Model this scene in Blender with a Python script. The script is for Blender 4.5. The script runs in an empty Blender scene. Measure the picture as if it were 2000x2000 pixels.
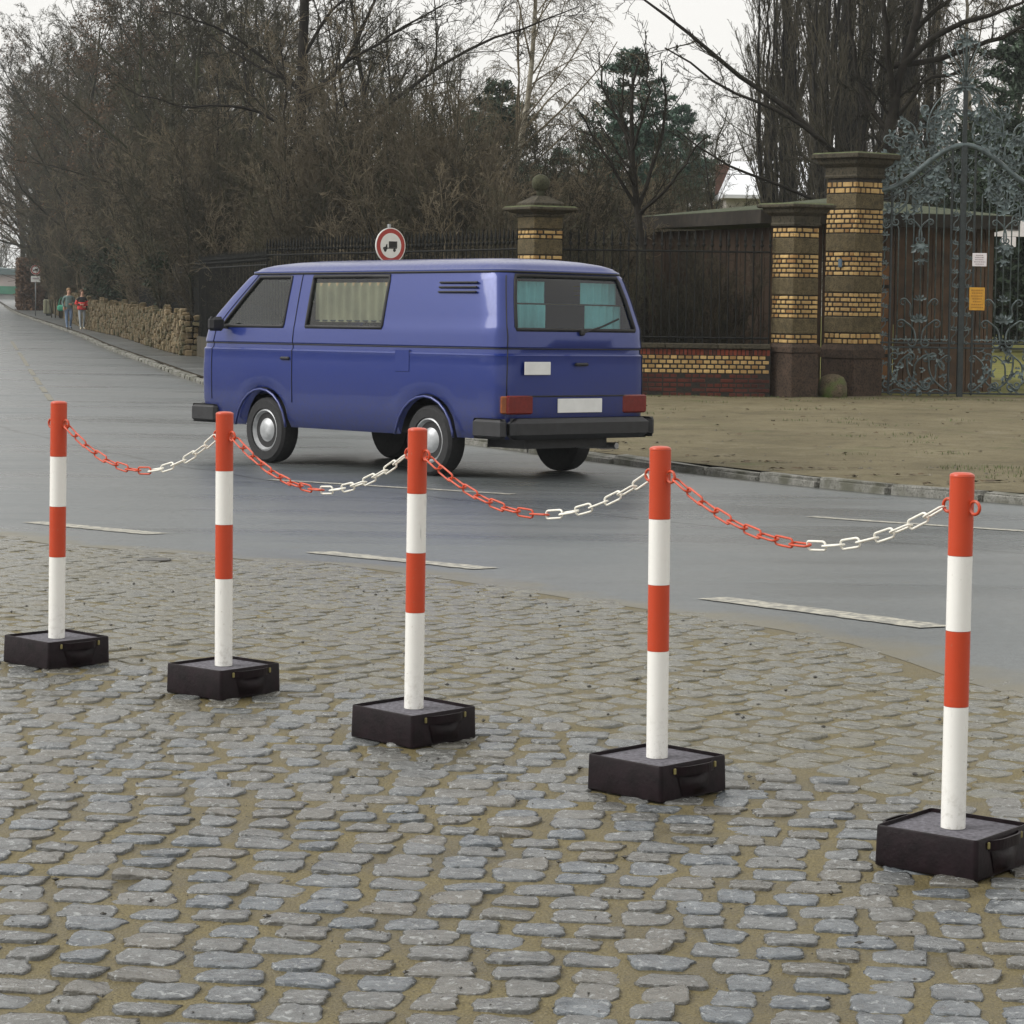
import bpy, bmesh, math, random
import numpy as np
from mathutils import Vector, Matrix

scene = bpy.context.scene
COL = scene.collection
PI = math.pi

# ------------------------------------------------------------------ camera
cam_d = bpy.data.cameras.new('camera')
cam = bpy.data.objects.new('camera', cam_d)
COL.objects.link(cam)
scene.camera = cam
cam_d.sensor_width = 36.0
cam_d.lens = 90.0
cam_d.shift_y = -0.1
cam_d.clip_end = 3000.0
cam_d.clip_start = 0.1
_p, _r = math.atan(0.047), 0.0133
_F = Vector((0, math.cos(_p), -math.sin(_p)))
_R0 = Vector((1, 0, 0))
_U0 = _R0.cross(_F)
_R = _R0 * math.cos(_r) + _U0 * math.sin(_r)
_U = _U0 * math.cos(_r) - _R0 * math.sin(_r)
_M = Matrix((_R, _U, -_F)).transposed().to_4x4()
_M.translation = (0, 0, 1.46)
cam.matrix_world = _M

# ------------------------------------------------------------------ world, sun, exposure
SUN_EL, SUN_AZ = math.radians(40), math.radians(262)      # azimuth clockwise from +Y
world = bpy.data.worlds.new('World')
scene.world = world
world.use_nodes = True
wn, wl = world.node_tree.nodes, world.node_tree.links
wn.clear()
w_out = wn.new('ShaderNodeOutputWorld')
w_bg = wn.new('ShaderNodeBackground')
w_sky = wn.new('ShaderNodeTexSky')
w_sky.sky_type = 'NISHITA'
w_sky.sun_disc = False
w_sky.sun_elevation = SUN_EL
w_sky.sun_rotation = SUN_AZ
w_sky.air_density = 1.0
w_sky.dust_density = 4.0
w_sky.ozone_density = 1.0
w_hs = wn.new('ShaderNodeHueSaturation')
w_hs.inputs['Saturation'].default_value = 0.10
wl.new(w_sky.outputs[0], w_hs.inputs['Color'])
w_mix = wn.new('ShaderNodeMix')                     # an even layer of cloud in front of the clear sky
w_mix.data_type = 'RGBA'
w_mix.inputs[0].default_value = 0.82
w_mix.inputs[7].default_value = (8.9, 8.75, 8.4, 1)
wl.new(w_hs.outputs[0], w_mix.inputs[6])
wl.new(w_mix.outputs[2], w_bg.inputs['Color'])
w_bg.inputs['Strength'].default_value = 0.08
wl.new(w_bg.outputs[0], w_out.inputs['Surface'])

sun_d = bpy.data.lights.new('sun', 'SUN')
sun_d.energy = 1.5
sun_d.angle = math.radians(40)
sun_d.color = (1.0, 0.98, 0.95)
sun = bpy.data.objects.new('sun', sun_d)
COL.objects.link(sun)
_sd = Vector((math.sin(SUN_AZ) * math.cos(SUN_EL), math.cos(SUN_AZ) * math.cos(SUN_EL), math.sin(SUN_EL)))
sun.rotation_euler = _sd.to_track_quat('Z', 'Y').to_euler()

vs = scene.view_settings
vs.view_transform = 'Standard'
vs.look = 'None'
vs.gamma = 1.0
vs.use_curve_mapping = False
vs.exposure = 0.68
scene.render.engine = 'CYCLES'
cy = scene.cycles
cy.max_bounces = 6
cy.diffuse_bounces = 3
cy.glossy_bounces = 3
cy.transparent_max_bounces = 12
cy.transmission_bounces = 4
cy.volume_bounces = 0
cy.use_denoising = True
cy.sample_clamp_indirect = 6.0

# ------------------------------------------------------------------ helpers
def smooth01(t):
    t = min(1.0, max(0.0, t))
    return t * t * (3 - 2 * t)

def G(y):
    """height of the road and the cobbles: level at the posts, falling gently towards the far end"""
    if y < 9.5:
        return 0.0
    if y < 20.5:
        return -0.26 * smooth01((y - 9.5) / 11)
    if y < 27:
        return -0.26 - 0.10 * (y - 20.5) / 6.5
    if y < 110:
        return -0.36 - 0.24 * (y - 27) / 83
    return -0.6

def V(x, y):
    """height of the verge, the pavement and the park"""
    rise = 0.017 * max(0.0, y - 50) * smooth01((x - 1) / 8.0)
    return G(y) + 0.09 + min(rise, 3.0)

class MB:
    """collects shapes and links them as ONE mesh object"""
    def __init__(s):
        s.v, s.f, s.m = [], [], []
    def add(s, verts, faces, mi=0):
        o = len(s.v)
        s.v.extend([tuple(p) for p in verts])
        s.f.extend([tuple(i + o for i in f) for f in faces])
        s.m.extend([mi] * len(faces))
    def box(s, c, size, rz=0.0, mi=0, mat=None, bev=0.0):
        hx, hy, hz = size[0] / 2, size[1] / 2, size[2] / 2
        if bev > 0:
            b = min(bev, hx * .9, hy * .9, hz * .9)
            pts = []
            for sz in (-1, 1):
                for (ix, iz) in ((b, 0), (0, b)) if sz < 0 else ((0, b), (b, 0)):
                    z = sz * (hz - iz)
                    x, y = hx - ix, hy - ix
                    pts += [(-x + b, -y, z), (x - b, -y, z), (x, -y + b, z), (x, y - b, z), (x - b, y, z), (-x + b, y, z), (-x, y - b, z), (-x, -y + b, z)]
            fs = [tuple(range(7, -1, -1)), tuple(range(24, 32))]
            for k in range(3):
                for i in range(8):
                    j = (i + 1) % 8
                    fs.append((k * 8 + i, k * 8 + j, k * 8 + 8 + j, k * 8 + 8 + i))
        else:
            pts = [(-hx, -hy, -hz), (hx, -hy, -hz), (hx, hy, -hz), (-hx, hy, -hz), (-hx, -hy, hz), (hx, -hy, hz), (hx, hy, hz), (-hx, hy, hz)]
            fs = [(3, 2, 1, 0), (4, 5, 6, 7), (0, 1, 5, 4), (1, 2, 6, 5), (2, 3, 7, 6), (3, 0, 4, 7)]
        M = mat if mat is not None else Matrix.Translation(c) @ Matrix.Rotation(rz, 4, 'Z')
        s.add([M @ Vector(p) for p in pts], fs, mi)
    def tube(s, pts, rad, n=8, mi=0, caps=True, closed=False):
        P = [Vector(p) for p in pts]
        K = len(P)
        R = [rad] * K if not hasattr(rad, '__len__') else list(rad)
        vs_, fs = [], []
        T = []
        for i in range(K):
            if closed:
                t = P[(i + 1) % K] - P[i - 1]
            else:
                t = P[min(i + 1, K - 1)] - P[max(i - 1, 0)]
            T.append(t.normalized() if t.length > 1e-9 else Vector((0, 0, 1)))
        ref = Vector((0, 0, 1)) if abs(T[0].z) < 0.9 else Vector((1, 0, 0))
        nrm = T[0].cross(ref).normalized()
        for i in range(K):
            nrm = (nrm - T[i] * nrm.dot(T[i]))
            nrm = nrm.normalized() if nrm.length > 1e-6 else T[i].orthogonal().normalized()
            b = T[i].cross(nrm)
            for k in range(n):
                a = 2 * PI * k / n
                vs_.append(P[i] + (nrm * math.cos(a) + b * math.sin(a)) * R[i])
        for i in range(K if closed else K - 1):
            i2 = (i + 1) % K
            for k in range(n):
                k2 = (k + 1) % n
                fs.append((i * n + k, i * n + k2, i2 * n + k2, i2 * n + k))
        if caps and not closed:
            fs.append(tuple(range(n - 1, -1, -1)))
            fs.append(tuple((K - 1) * n + k for k in range(n)))
        s.add(vs_, fs, mi)
    def lathe(s, prof, c=(0, 0, 0), n=24, mi=0, sq=0.0):
        """prof: (radius, z) from bottom to top"""
        vs_, fs = [], []
        for (r, z) in prof:
            for k in range(n):
                a = 2 * PI * (k + .5) / n
                vs_.append((c[0] + r * math.cos(a), c[1] + r * math.sin(a), c[2] + z))
        for i in range(len(prof) - 1):
            for k in range(n):
                k2 = (k + 1) % n
                fs.append((i * n + k, i * n + k2, (i + 1) * n + k2, (i + 1) * n + k))
        fs.append(tuple(range(n - 1, -1, -1)))
        fs.append(tuple((len(prof) - 1) * n + k for k in range(n)))
        s.add(vs_, fs, mi)
    def prism(s, poly, y0, y1, mi=0, mat=None):
        """poly in (x, z), extruded along y"""
        n = len(poly)
        pts = [(p[0], y0, p[1]) for p in poly] + [(p[0], y1, p[1]) for p in poly]
        fs = [tuple(range(n)), tuple(range(2 * n - 1, n - 1, -1))]
        for i in range(n):
            j = (i + 1) % n
            fs.append((j, i, n + i, n + j))
        if mat is not None:
            pts = [mat @ Vector(p) for p in pts]
        s.add(pts, fs, mi)
    def mesh(s, name, mats, smooth=False):
        me = bpy.data.meshes.new(name)
        me.from_pydata(s.v, [], s.f)
        for m in (mats if isinstance(mats, (list, tuple)) else [mats]):
            me.materials.append(m)
        if any(s.m):
            me.polygons.foreach_set('material_index', s.m)
        if smooth:
            me.polygons.foreach_set('use_smooth', [True] * len(s.f))
            if smooth == 'auto':
                me.set_sharp_from_angle(angle=math.radians(35))
        me.update()
        return me
    def build(s, name, mats, parent=None, smooth=False):
        return link(name, s.mesh(name, mats, smooth), parent)

def link(name, me, parent=None, M=None):
    o = bpy.data.objects.new(name, me)
    COL.objects.link(o)
    if parent is not None:
        o.parent = parent
    if M is not None:
        o.matrix_local = M
    return o

def thing(name, label, cat, loc=(0, 0, 0), rz=0.0, group=None):
    o = bpy.data.objects.new(name, None)
    o.empty_display_size = 0.2
    COL.objects.link(o)
    o.location = loc
    o.rotation_euler = (0, 0, rz)
    o['label'] = label
    o['category'] = cat
    if group:
        o['group'] = group
    return o

def tag(o, label, cat, group=None, kind=None):
    o['label'] = label
    o['category'] = cat
    if group:
        o['group'] = group
    if kind:
        o['kind'] = kind
    return o

def copy_thing(root, loc, rz, label=None, group=None, scale=None):
    r = root.copy()
    COL.objects.link(r)
    r.location = loc
    r.rotation_euler = (0, 0, rz)
    if scale is not None:
        r.scale = scale
    if label:
        r['label'] = label
    if group:
        r['group'] = group
    for ch in list(root.children):
        c = ch.copy()
        COL.objects.link(c)
        c.parent = r
        for g in ch.children:
            d = g.copy()
            COL.objects.link(d)
            d.parent = c
    return r

def fast_mesh(name, verts, quads, mat, attrs=None, smooth=True):
    me = bpy.data.meshes.new(name)
    nv, nq = len(verts), len(quads)
    k = quads.shape[1]
    me.vertices.add(nv)
    me.vertices.foreach_set('co', np.ascontiguousarray(verts, dtype=np.float32).ravel())
    me.loops.add(nq * k)
    me.loops.foreach_set('vertex_index', np.ascontiguousarray(quads, dtype=np.int32).ravel())
    me.polygons.add(nq)
    me.polygons.foreach_set('loop_start', np.arange(nq, dtype=np.int32) * k)
    me.polygons.foreach_set('loop_total', np.full(nq, k, dtype=np.int32))
    if smooth:
        me.polygons.foreach_set('use_smooth', np.ones(nq, dtype=bool))
    for an, av in (attrs or {}).items():
        a = me.attributes.new(an, 'FLOAT', 'POINT')
        a.data.foreach_set('value', np.ascontiguousarray(av, dtype=np.float32))
    me.materials.append(mat)
    me.update(calc_edges=True)
    me.validate()
    return me

# ------------------------------------------------------------------ materials
class NT:
    def __init__(s, name):
        s.mat = bpy.data.materials.new(name)
        s.mat.use_nodes = True
        s.n = s.mat.node_tree.nodes
        s.l = s.mat.node_tree.links
        s.bsdf = s.n['Principled BSDF']
        s._pos = None
    def node(s, t, **kw):
        x = s.n.new(t)
        for k, v in kw.items():
            setattr(x, k, v)
        return x
    def val(s, sock, v):
        if hasattr(v, 'is_output') or isinstance(v, bpy.types.NodeSocket):
            s.l.new(v, sock)
        else:
            sock.default_value = v
    def pos(s, scale=None):
        if s._pos is None:
            s._pos = s.node('ShaderNodeNewGeometry').outputs['Position']
        if scale is None:
            return s._pos
        m = s.node('ShaderNodeMapping')
        s.l.new(s._pos, m.inputs['Vector'])
        m.inputs['Scale'].default_value = scale
        return m.outputs[0]
    def noise(s, scale, detail=3.0, rough=0.55, vec=None, dist=0.0):
        x = s.node('ShaderNodeTexNoise')
        s.l.new(vec if vec is not None else s.pos(), x.inputs['Vector'])
        x.inputs['Scale'].default_value = scale
        x.inputs['Detail'].default_value = detail
        x.inputs['Roughness'].default_value = rough
        x.inputs['Distortion'].default_value = dist
        return x.outputs['Fac']
    def ramp(s, fac, stops):
        x = s.node('ShaderNodeValToRGB')
        s.l.new(fac, x.inputs['Fac'])
        e = x.color_ramp.elements
        while len(e) < len(stops):
            e.new(0.5)
        for i, (p, c) in enumerate(stops):
            e[i].position = p
            e[i].color = (c[0], c[1], c[2], 1) if hasattr(c, '__len__') else (c, c, c, 1)
        return x.outputs['Color']
    def mix(s, fac, a, b, mode='MIX'):
        x = s.node('ShaderNodeMix', data_type='RGBA', blend_type=mode)
        s.val(x.inputs[0], fac)
        for i, v in ((6, a), (7, b)):
            if isinstance(v, (tuple, list)):
                v = (v[0], v[1], v[2], 1)
            s.val(x.inputs[i], v)
        return x.outputs[2]
    def math(s, op, a, b=0.0, clamp=False):
        x = s.node('ShaderNodeMath', operation=op, use_clamp=clamp)
        s.val(x.inputs[0], a)
        s.val(x.inputs[1], b)
        return x.outputs[0]
    def attr(s, name):
        return s.node('ShaderNodeAttribute', attribute_name=name).outputs['Fac']
    def bump(s, h, strength=0.3, dist=0.01):
        x = s.node('ShaderNodeBump')
        s.l.new(h, x.inputs['Height'])
        x.inputs['Strength'].default_value = strength
        x.inputs['Distance'].default_value = dist
        s.l.new(x.outputs[0], s.bsdf.inputs['Normal'])
    def set(s, color=None, rough=None, metal=None, spec=None, coat=None):
        b = s.bsdf.inputs
        if color is not None:
            if isinstance(color, (tuple, list)):
                color = (color[0], color[1], color[2], 1)
            s.val(b['Base Color'], color)
        if rough is not None:
            s.val(b['Roughness'], rough)
        if metal is not None:
            s.val(b['Metallic'], metal)
        if spec is not None:
            s.val(b['Specular IOR Level'], spec)
        if coat is not None:
            b['Coat Weight'].default_value = coat
            b['Coat Roughness'].default_value = 0.08
        return s.mat

def simple(name, color, rough=0.6, var=0.2, scale=20.0, metal=0.0, spec=0.5, coat=None, bump=0.0):
    t = NT(name)
    n = t.noise(scale, 4)
    lo = tuple(c * (1 - var) for c in color)
    hi = tuple(min(1, c * (1 + var)) for c in color)
    t.set(t.ramp(n, [(0.3, lo), (0.7, hi)]), rough, metal, spec, coat)
    if bump:
        t.bump(t.noise(scale * 3, 4), bump, 0.01)
    return t.mat

def mat_sand():
    t = NT('sand_joint')
    n1 = t.noise(3.0, 4); n2 = t.noise(60, 3); n3 = t.noise(150, 3)
    c = t.ramp(n1, [(0.3, (.095, .076, .030)), (0.55, (.150, .122, .052)), (0.75, (.19, .156, .070))])
    c = t.mix(t.ramp(n2, [(.4, 0.0), (.75, .55)]), c, (.085, .07, .036))
    c = t.mix(t.ramp(n3, [(.58, 0.0), (.68, .8)]), c, (.04, .03, .015))
    c = t.mix(t.ramp(n3, [(.30, .55), (.38, 0.0)]), c, (.30, .26, .16))
    t.set(c, t.ramp(n1, [(.35, .30), (.65, .7)]), spec=.4)
    t.bump(t.noise(120, 4), .9, .010)
    return t.mat

def mat_cobble():
    t = NT('wet_cobble_stone')
    n0 = t.noise(2.2, 2); n1 = t.noise(45, 5, .62, dist=.6); n2 = t.noise(14, 4, .6); n3 = t.noise(190, 3)
    c = t.ramp(n2, [(.3, (.070, .081, .094)), (.55, (.125, .141, .156)), (.75, (.19, .208, .222))])
    c = t.mix(t.attr('tint'), c, (.125, .114, .092))
    c = t.mix(t.ramp(n1, [(.57, 0.0), (.64, .6)]), c, (.36, .375, .375))
    c = t.mix(t.ramp(n1, [(.34, .55), (.42, 0.0)]), c, (.06, .065, .062))
    c = t.mix(t.ramp(n3, [(.62, 0.0), (.75, .6)]), c, (.05, .05, .045))
    rim = t.math('ADD', t.attr('rim'), t.math('MULTIPLY', t.math('SUBTRACT', t.noise(38, 4), .5), 1.5))
    rim = t.math('ADD', rim, t.math('MULTIPLY', t.math('SUBTRACT', n0, .5), 0.5))
    nd = t.noise(7, 5, .65)
    c = t.mix(t.math('MULTIPLY', t.attr('dirt'), t.ramp(nd, [(.28, .25), (.60, .80)])), c, (.135, .124, .078))
    fac = t.ramp(rim, [(1.20, 0.0), (1.36, 1.0)])
    c = t.mix(fac, c, (.145, .122, .064))
    t.set(c, t.mix(fac, t.ramp(n1, [(.35, .13), (.7, .30)]), t.ramp(nd, [(.35, .30), (.6, .8)])), spec=.62)
    h = t.math('ADD', t.math('MULTIPLY', n1, .7), t.math('MULTIPLY', n2, 1.0))
    t.bump(h, .75, .012)
    return t.mat

def mat_asphalt(name='wet_asphalt', base=(.098, .113, .119), bright=(.136, .153, .159)):
    t = NT(name)
    m = t.node('ShaderNodeMapping')
    t.l.new(t.pos(), m.inputs['Vector'])
    m.inputs['Rotation'].default_value = (0, 0, math.radians(48))
    m.inputs['Scale'].default_value = (.16, 1.1, 1)
    n1 = t.noise(1.0, 5, .6, vec=m.outputs[0]); n2 = t.noise(.35, 3); n3 = t.noise(110, 2, .7); n4 = t.noise(9, 4)
    c = t.ramp(n1, [(.3, base), (.7, bright)])
    c = t.mix(t.ramp(n2, [(.38, .0), (.62, .5)]), c, (.165, .172, .170))
    c = t.mix(t.ramp(n3, [(.35, .6), (.62, 0.0)]), c, (.042, .044, .044))
    c = t.mix(t.ramp(n3, [(.66, 0.0), (.75, .5)]), c, (.24, .24, .225))
    c = t.mix(t.ramp(n4, [(.64, 0.0), (.74, .45)]), c, (.12, .105, .06))
    n7 = t.noise(34, 3, .75)
    c = t.mix(t.ramp(n7, [(.36, .55), (.50, 0.0)]), c, (.06, .064, .063))
    c = t.mix(t.ramp(n7, [(.60, 0.0), (.70, .45)]), c, (.22, .225, .22))
    n8 = t.noise(1.6, 5, .7)
    c = t.mix(t.ramp(n8, [(.60, 0.0), (.70, .45)]), c, (.055, .058, .056))
    if name == 'wet_asphalt':
        n5 = t.noise(2.2, 4)
        e = t.math('ADD', t.attr('edge'), t.math('MULTIPLY', t.math('SUBTRACT', n5, .5), 1.3))
        c = t.mix(t.ramp(e, [(.0, .8), (.38, 0.0)]), c, (.125, .108, .060))
        g = t.math('ADD', t.attr('gutter'), t.math('MULTIPLY', t.math('SUBTRACT', n5, .5), .5))
        c = t.mix(t.ramp(g, [(.05, .75), (.40, 0.0)]), c, (.055, .052, .034))
    ro = t.ramp(n1, [(.35, .26), (.7, .46)])
    if name == 'wet_asphalt':
        m2 = t.node('ShaderNodeMapping')
        t.l.new(t.pos(), m2.inputs['Vector'])
        m2.inputs['Rotation'].default_value = (0, 0, math.radians(50))
        m2.inputs['Scale'].default_value = (.22, .75, 1)
        n6 = t.noise(1.0, 4, .6, vec=m2.outputs[0])
        gd = t.attr('gutter')
        refl_lane = t.math('MULTIPLY', t.math('SUBTRACT', gd, 1.2, clamp=True), t.math('SUBTRACT', 6.4, gd, clamp=True))
        wet = t.math('ADD', t.math('MULTIPLY', refl_lane, .17), t.math('MULTIPLY', t.math('SUBTRACT', n6, .5), 1.6))
        wet = t.ramp(wet, [(.06, 0.0), (.75, 1.0)])
        sm = t.math('ABSOLUTE', t.math('SUBTRACT', t.math('ADD', gd, t.math('MULTIPLY', t.noise(.8, 4), .5)), 5.55))
        c = t.mix(t.ramp(sm, [(.015, .75), (.05, 0.0)]), c, (.035, .036, .033))
        c = t.mix(wet, c, t.mix(.5, c, (.03, .036, .034)))  # wetness darkens the lane; the van's and trees' reflection is painted in too
        ro = t.mix(wet, ro, (.17, .17, .17))
    t.set(c, ro, spec=.5)
    t.bump(n3, .35, .006)
    return t.mat

def mat_verge():
    t = NT('sandy_verge_soil')
    n1 = t.noise(.5, 4); n2 = t.noise(5, 4); n3 = t.noise(38, 4, .7); n4 = t.noise(1.4, 4)
    c = t.ramp(n1, [(.3, (.108, .092, .050)), (.55, (.155, .132, .075)), (.75, (.185, .16, .095))])
    c = t.mix(t.ramp(n2, [(.48, 0.0), (.70, .5)]), c, (.085, .070, .038))
    nm = t.noise(1.9, 6, .72)
    c = t.mix(t.ramp(nm, [(.54, 0.0), (.66, .55)]), c, (.062, .050, .028))
    c = t.mix(t.ramp(nm, [(.34, .4), (.44, 0.0)]), c, (.22, .195, .135))
    c = t.mix(t.ramp(n3, [(.54, 0.0), (.66, .8)]), c, (.045, .034, .017))
    c = t.mix(t.ramp(n4, [(.60, 0.0), (.72, .55)]), c, (.075, .088, .03))
    sep = t.node('ShaderNodeSeparateXYZ')
    t.l.new(t.pos(), sep.inputs[0])
    y = sep.outputs['Y']
    lawn = t.ramp(n4, [(.3, (.11, .125, .028)), (.5, (.17, .165, .04)), (.72, (.09, .075, .035))])
    f = t.math('MULTIPLY', t.math('SUBTRACT', t.math('ADD', y, t.math('MULTIPLY', n2, 2.0)), 45.6), .6, clamp=True)
    lit = t.ramp(n2, [(.3, (.028, .022, .012)), (.7, (.075, .056, .03))])
    fx = t.math('MULTIPLY', t.math('SUBTRACT', sep.outputs['X'], 2.0), .4, clamp=True)
    c = t.mix(f, c, t.mix(fx, lit, lawn))
    t.set(c, .85, spec=.25)
    t.bump(t.math('ADD', n3, n2), .6, .02)
    return t.mat

def mat_paint(name, color, scale=9.0, grime=.18, rough=.32):
    t = NT(name)
    n = t.noise(scale, 4); n2 = t.noise(90, 3)
    c = t.mix(t.ramp(n, [(.4, 0.0), (.8, grime)]), color, tuple(c * .72 for c in color))
    c = t.mix(t.ramp(n2, [(.68, 0.0), (.74, .35)]), c, (.3, .24, .16))
    tc = t.node('ShaderNodeTexCoord')
    sp = t.node('ShaderNodeSeparateXYZ')
    t.l.new(tc.outputs['Object'], sp.inputs[0])
    foot = t.math('MULTIPLY', t.math('SUBTRACT', .26, sp.outputs['Z'], clamp=True), 4.0, clamp=True)
    n4 = t.noise(55, 4, .65)
    c = t.mix(t.math('MULTIPLY', foot, t.ramp(n4, [(.50, 0.0), (.66, .5)])), c, (.24, .21, .15))
    n5 = t.noise(1.0, 3, .6, vec=t.pos((60, 60, 9)))
    c = t.mix(t.ramp(n5, [(.66, 0.0), (.74, .45)]), c, tuple(c_ * .45 for c_ in color))
    t.set(c, rough, spec=.45)
    t.bump(t.noise(70, 3), .06, .004)
    return t.mat

def mat_roadpaint():
    t = NT('worn_road_paint')
    n = t.noise(22, 5, .65); n2 = t.noise(120, 3)
    c = t.mix(t.ramp(n, [(.40, 0.0), (.60, .9)]), (.46, .44, .36), (.14, .14, .13))
    c = t.mix(t.ramp(n2, [(.55, 0.0), (.7, .6)]), c, (.12, .12, .11))
    t.set(c, .5)
    return t.mat

def mat_bark(name, dark, light, scale=3.0, moss=None):
    t = NT(name)
    n = t.noise(scale, 4)
    tc = t.node('ShaderNodeTexCoord')
    n2 = t.noise(scale * 4, 4, vec=tc.outputs['Object'])
    c = t.ramp(n, [(.3, dark), (.7, light)])
    c = t.mix(t.ramp(n2, [(.4, .5), (.7, 0.0)]), c, tuple(d * .6 for d in dark))
    if moss:
        c = t.mix(t.ramp(t.noise(.6, 3), [(.45, 0.0), (.65, .6)]), c, moss)
    t.set(c, .9, spec=.15)
    return t.mat

def mat_brick(name, base, dark, soot=.55):
    t = NT(name)
    oi = t.node('ShaderNodeObjectInfo').outputs['Random']
    n = t.noise(16, 4); n2 = t.noise(1.6, 3)
    c = t.mix(oi, base, tuple(b * .62 for b in base))
    oi2 = t.math('FRACT', t.math('MULTIPLY', oi, 7.31))
    c = t.mix(t.ramp(oi2, [(.80, 0.0), (.92, .85)]), c, dark)
    c = t.mix(t.ramp(n, [(.45, 0.0), (.75, .6)]), c, dark)
    c = t.mix(t.ramp(n2, [(.45, 0.0), (.75, soot)]), c, tuple(d * .45 for d in dark))
    t.set(c, .75, spec=.3)
    if name == 'rubble_stone':
        c2 = t.mix(t.ramp(t.noise(3.3, 4), [(.48, 0.0), (.62, .75)]), c, (.05, .055, .026))
        t.l.new(c2, t.bsdf.inputs['Base Color'])
    t.bump(t.noise(90, 3), .3, .004)
    return t.mat

def mat_stone(name, a, b, dark, scale=6.0, moss=None):
    t = NT(name)
    n = t.noise(scale, 5, .65); n2 = t.noise(scale * 6, 4); n3 = t.noise(scale * .35, 3)
    c = t.ramp(n, [(.3, a), (.7, b)])
    c = t.mix(t.ramp(n2, [(.48, 0.0), (.66, .8)]), c, dark)
    if moss:
        c = t.mix(t.ramp(n3, [(.45, 0.0), (.6, .85)]), c, moss)
    t.set(c, .85, spec=.25)
    t.bump(n2, .5, .012)
    return t.mat

def mat_glass(name, tint=(.55, .6, .58)):
    t = NT(name)
    t.n.remove(t.bsdf)
    out = [x for x in t.n if x.type == 'OUTPUT_MATERIAL'][0]
    tr = t.node('ShaderNodeBsdfTransparent')
    tr.inputs['Color'].default_value = (*tint, 1)
    gl = t.node('ShaderNodeBsdfGlossy')
    gl.inputs['Roughness'].default_value = .03
    fr = t.node('ShaderNodeLayerWeight')
    fr.inputs['Blend'].default_value = .5
    mx = t.node('ShaderNodeMixShader')
    t.l.new(t.math('ADD', t.math('MULTIPLY', t.math('POWER', fr.outputs['Facing'], 4.0), .9), .06, clamp=True), mx.inputs[0])
    t.l.new(tr.outputs[0], mx.inputs[1])
    t.l.new(gl.outputs[0], mx.inputs[2])
    t.l.new(mx.outputs[0], out.inputs['Surface'])
    return t.mat

M = {}
M['sand'] = mat_sand()
M['cobble'] = mat_cobble()
M['asphalt'] = mat_asphalt()
M['pavement'] = mat_asphalt('pavement_asphalt', (.06, .068, .066), (.095, .10, .096))
M['verge'] = mat_verge()
M['earth'] = simple('leaf_litter_earth', (.045, .036, .02), .95, .5, 2.0)
M['roadpaint'] = mat_roadpaint()
M['red'] = mat_paint('red_post_paint', (.52, .058, .018))
M['white'] = mat_paint('white_post_paint', (.84, .83, .79), grime=.12)
M['redplastic'] = simple('red_chain_plastic', (.55, .07, .025), .35, .15, 40)
M['whiteplastic'] = simple('white_chain_plastic', (.80, .78, .70), .4, .10, 40)
M['basebox'] = simple('black_base_plastic', (.0085, .0042, .0058), .42, .5, 25, spec=.16, bump=.12)
M['concrete'] = simple('grey_base_concrete', (.115, .11, .128), .85, .5, 70, bump=.6)
M['lug'] = simple('dull_brass_lug', (.20, .17, .06), .5)
M['kerb'] = mat_stone('kerb_granite', (.15, .148, .13), (.29, .285, .26), (.075, .075, .064), 9.0, moss=(.10, .10, .075))
M['mud'] = simple('wet_dark_mud', (.025, .022, .016), .35, .4, 40)
M['leaf_dead'] = simple('dead_leaves', (.07, .045, .02), .8, .6, 8)
M['ybrick'] = mat_brick('yellow_brick', (.60, .41, .17), (.28, .15, .05), .6)
M['rbrick'] = mat_brick('red_brick', (.26, .055, .03), (.06, .024, .016), .97)
M['rbrick_dark'] = mat_brick('sooty_red_brick', (.13, .030, .018), (.030, .016, .012), .99)
M['mortar'] = simple('sooty_mortar', (.022, .019, .015), .95, .4, 20)
M['sandstone'] = mat_stone('mossy_sandstone', (.065, .052, .028), (.15, .118, .062), (.016, .014, .009), 9.0)
M['capstone'] = mat_stone('dark_capstone', (.04, .036, .026), (.08, .068, .045), (.015, .014, .01), 4.0)
M['capmoss'] = mat_stone('mossy_cap_top', (.05, .062, .028), (.12, .14, .062), (.05, .05, .02), 9.0)
M['plinth'] = mat_stone('dark_sandstone_plinth', (.042, .030, .021), (.085, .056, .040), (.016, .013, .010), 5.0)
M['ballstone'] = mat_stone('mossy_dark_ball', (.038, .038, .022), (.075, .078, .042), (.02, .02, .012), 8.0)
M['guard'] = mat_stone('mossy_guard_stone', (.10, .085, .05), (.16, .12, .08), (.035, .03, .02), 7.0, moss=(.085, .14, .03))
M['iron'] = simple('patinated_wrought_iron', (.080, .106, .108), .34, .45, 9, metal=.15)
M['iron_dark'] = simple('dark_wrought_iron', (.028, .036, .037), .45, .35, 14, metal=.15)
M['fence'] = simple('black_iron_fence', (.013, .0135, .012), .8, .3, 14, spec=.2)
M['planks'] = NT('brown_shed_boards').mat
M['rubble'] = mat_brick('rubble_stone', (.24, .18, .10), (.075, .055, .026), .55)
M['wood_dark'] = simple('dark_weathered_wood', (.022, .017, .011), .85, .5, 6)

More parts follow.
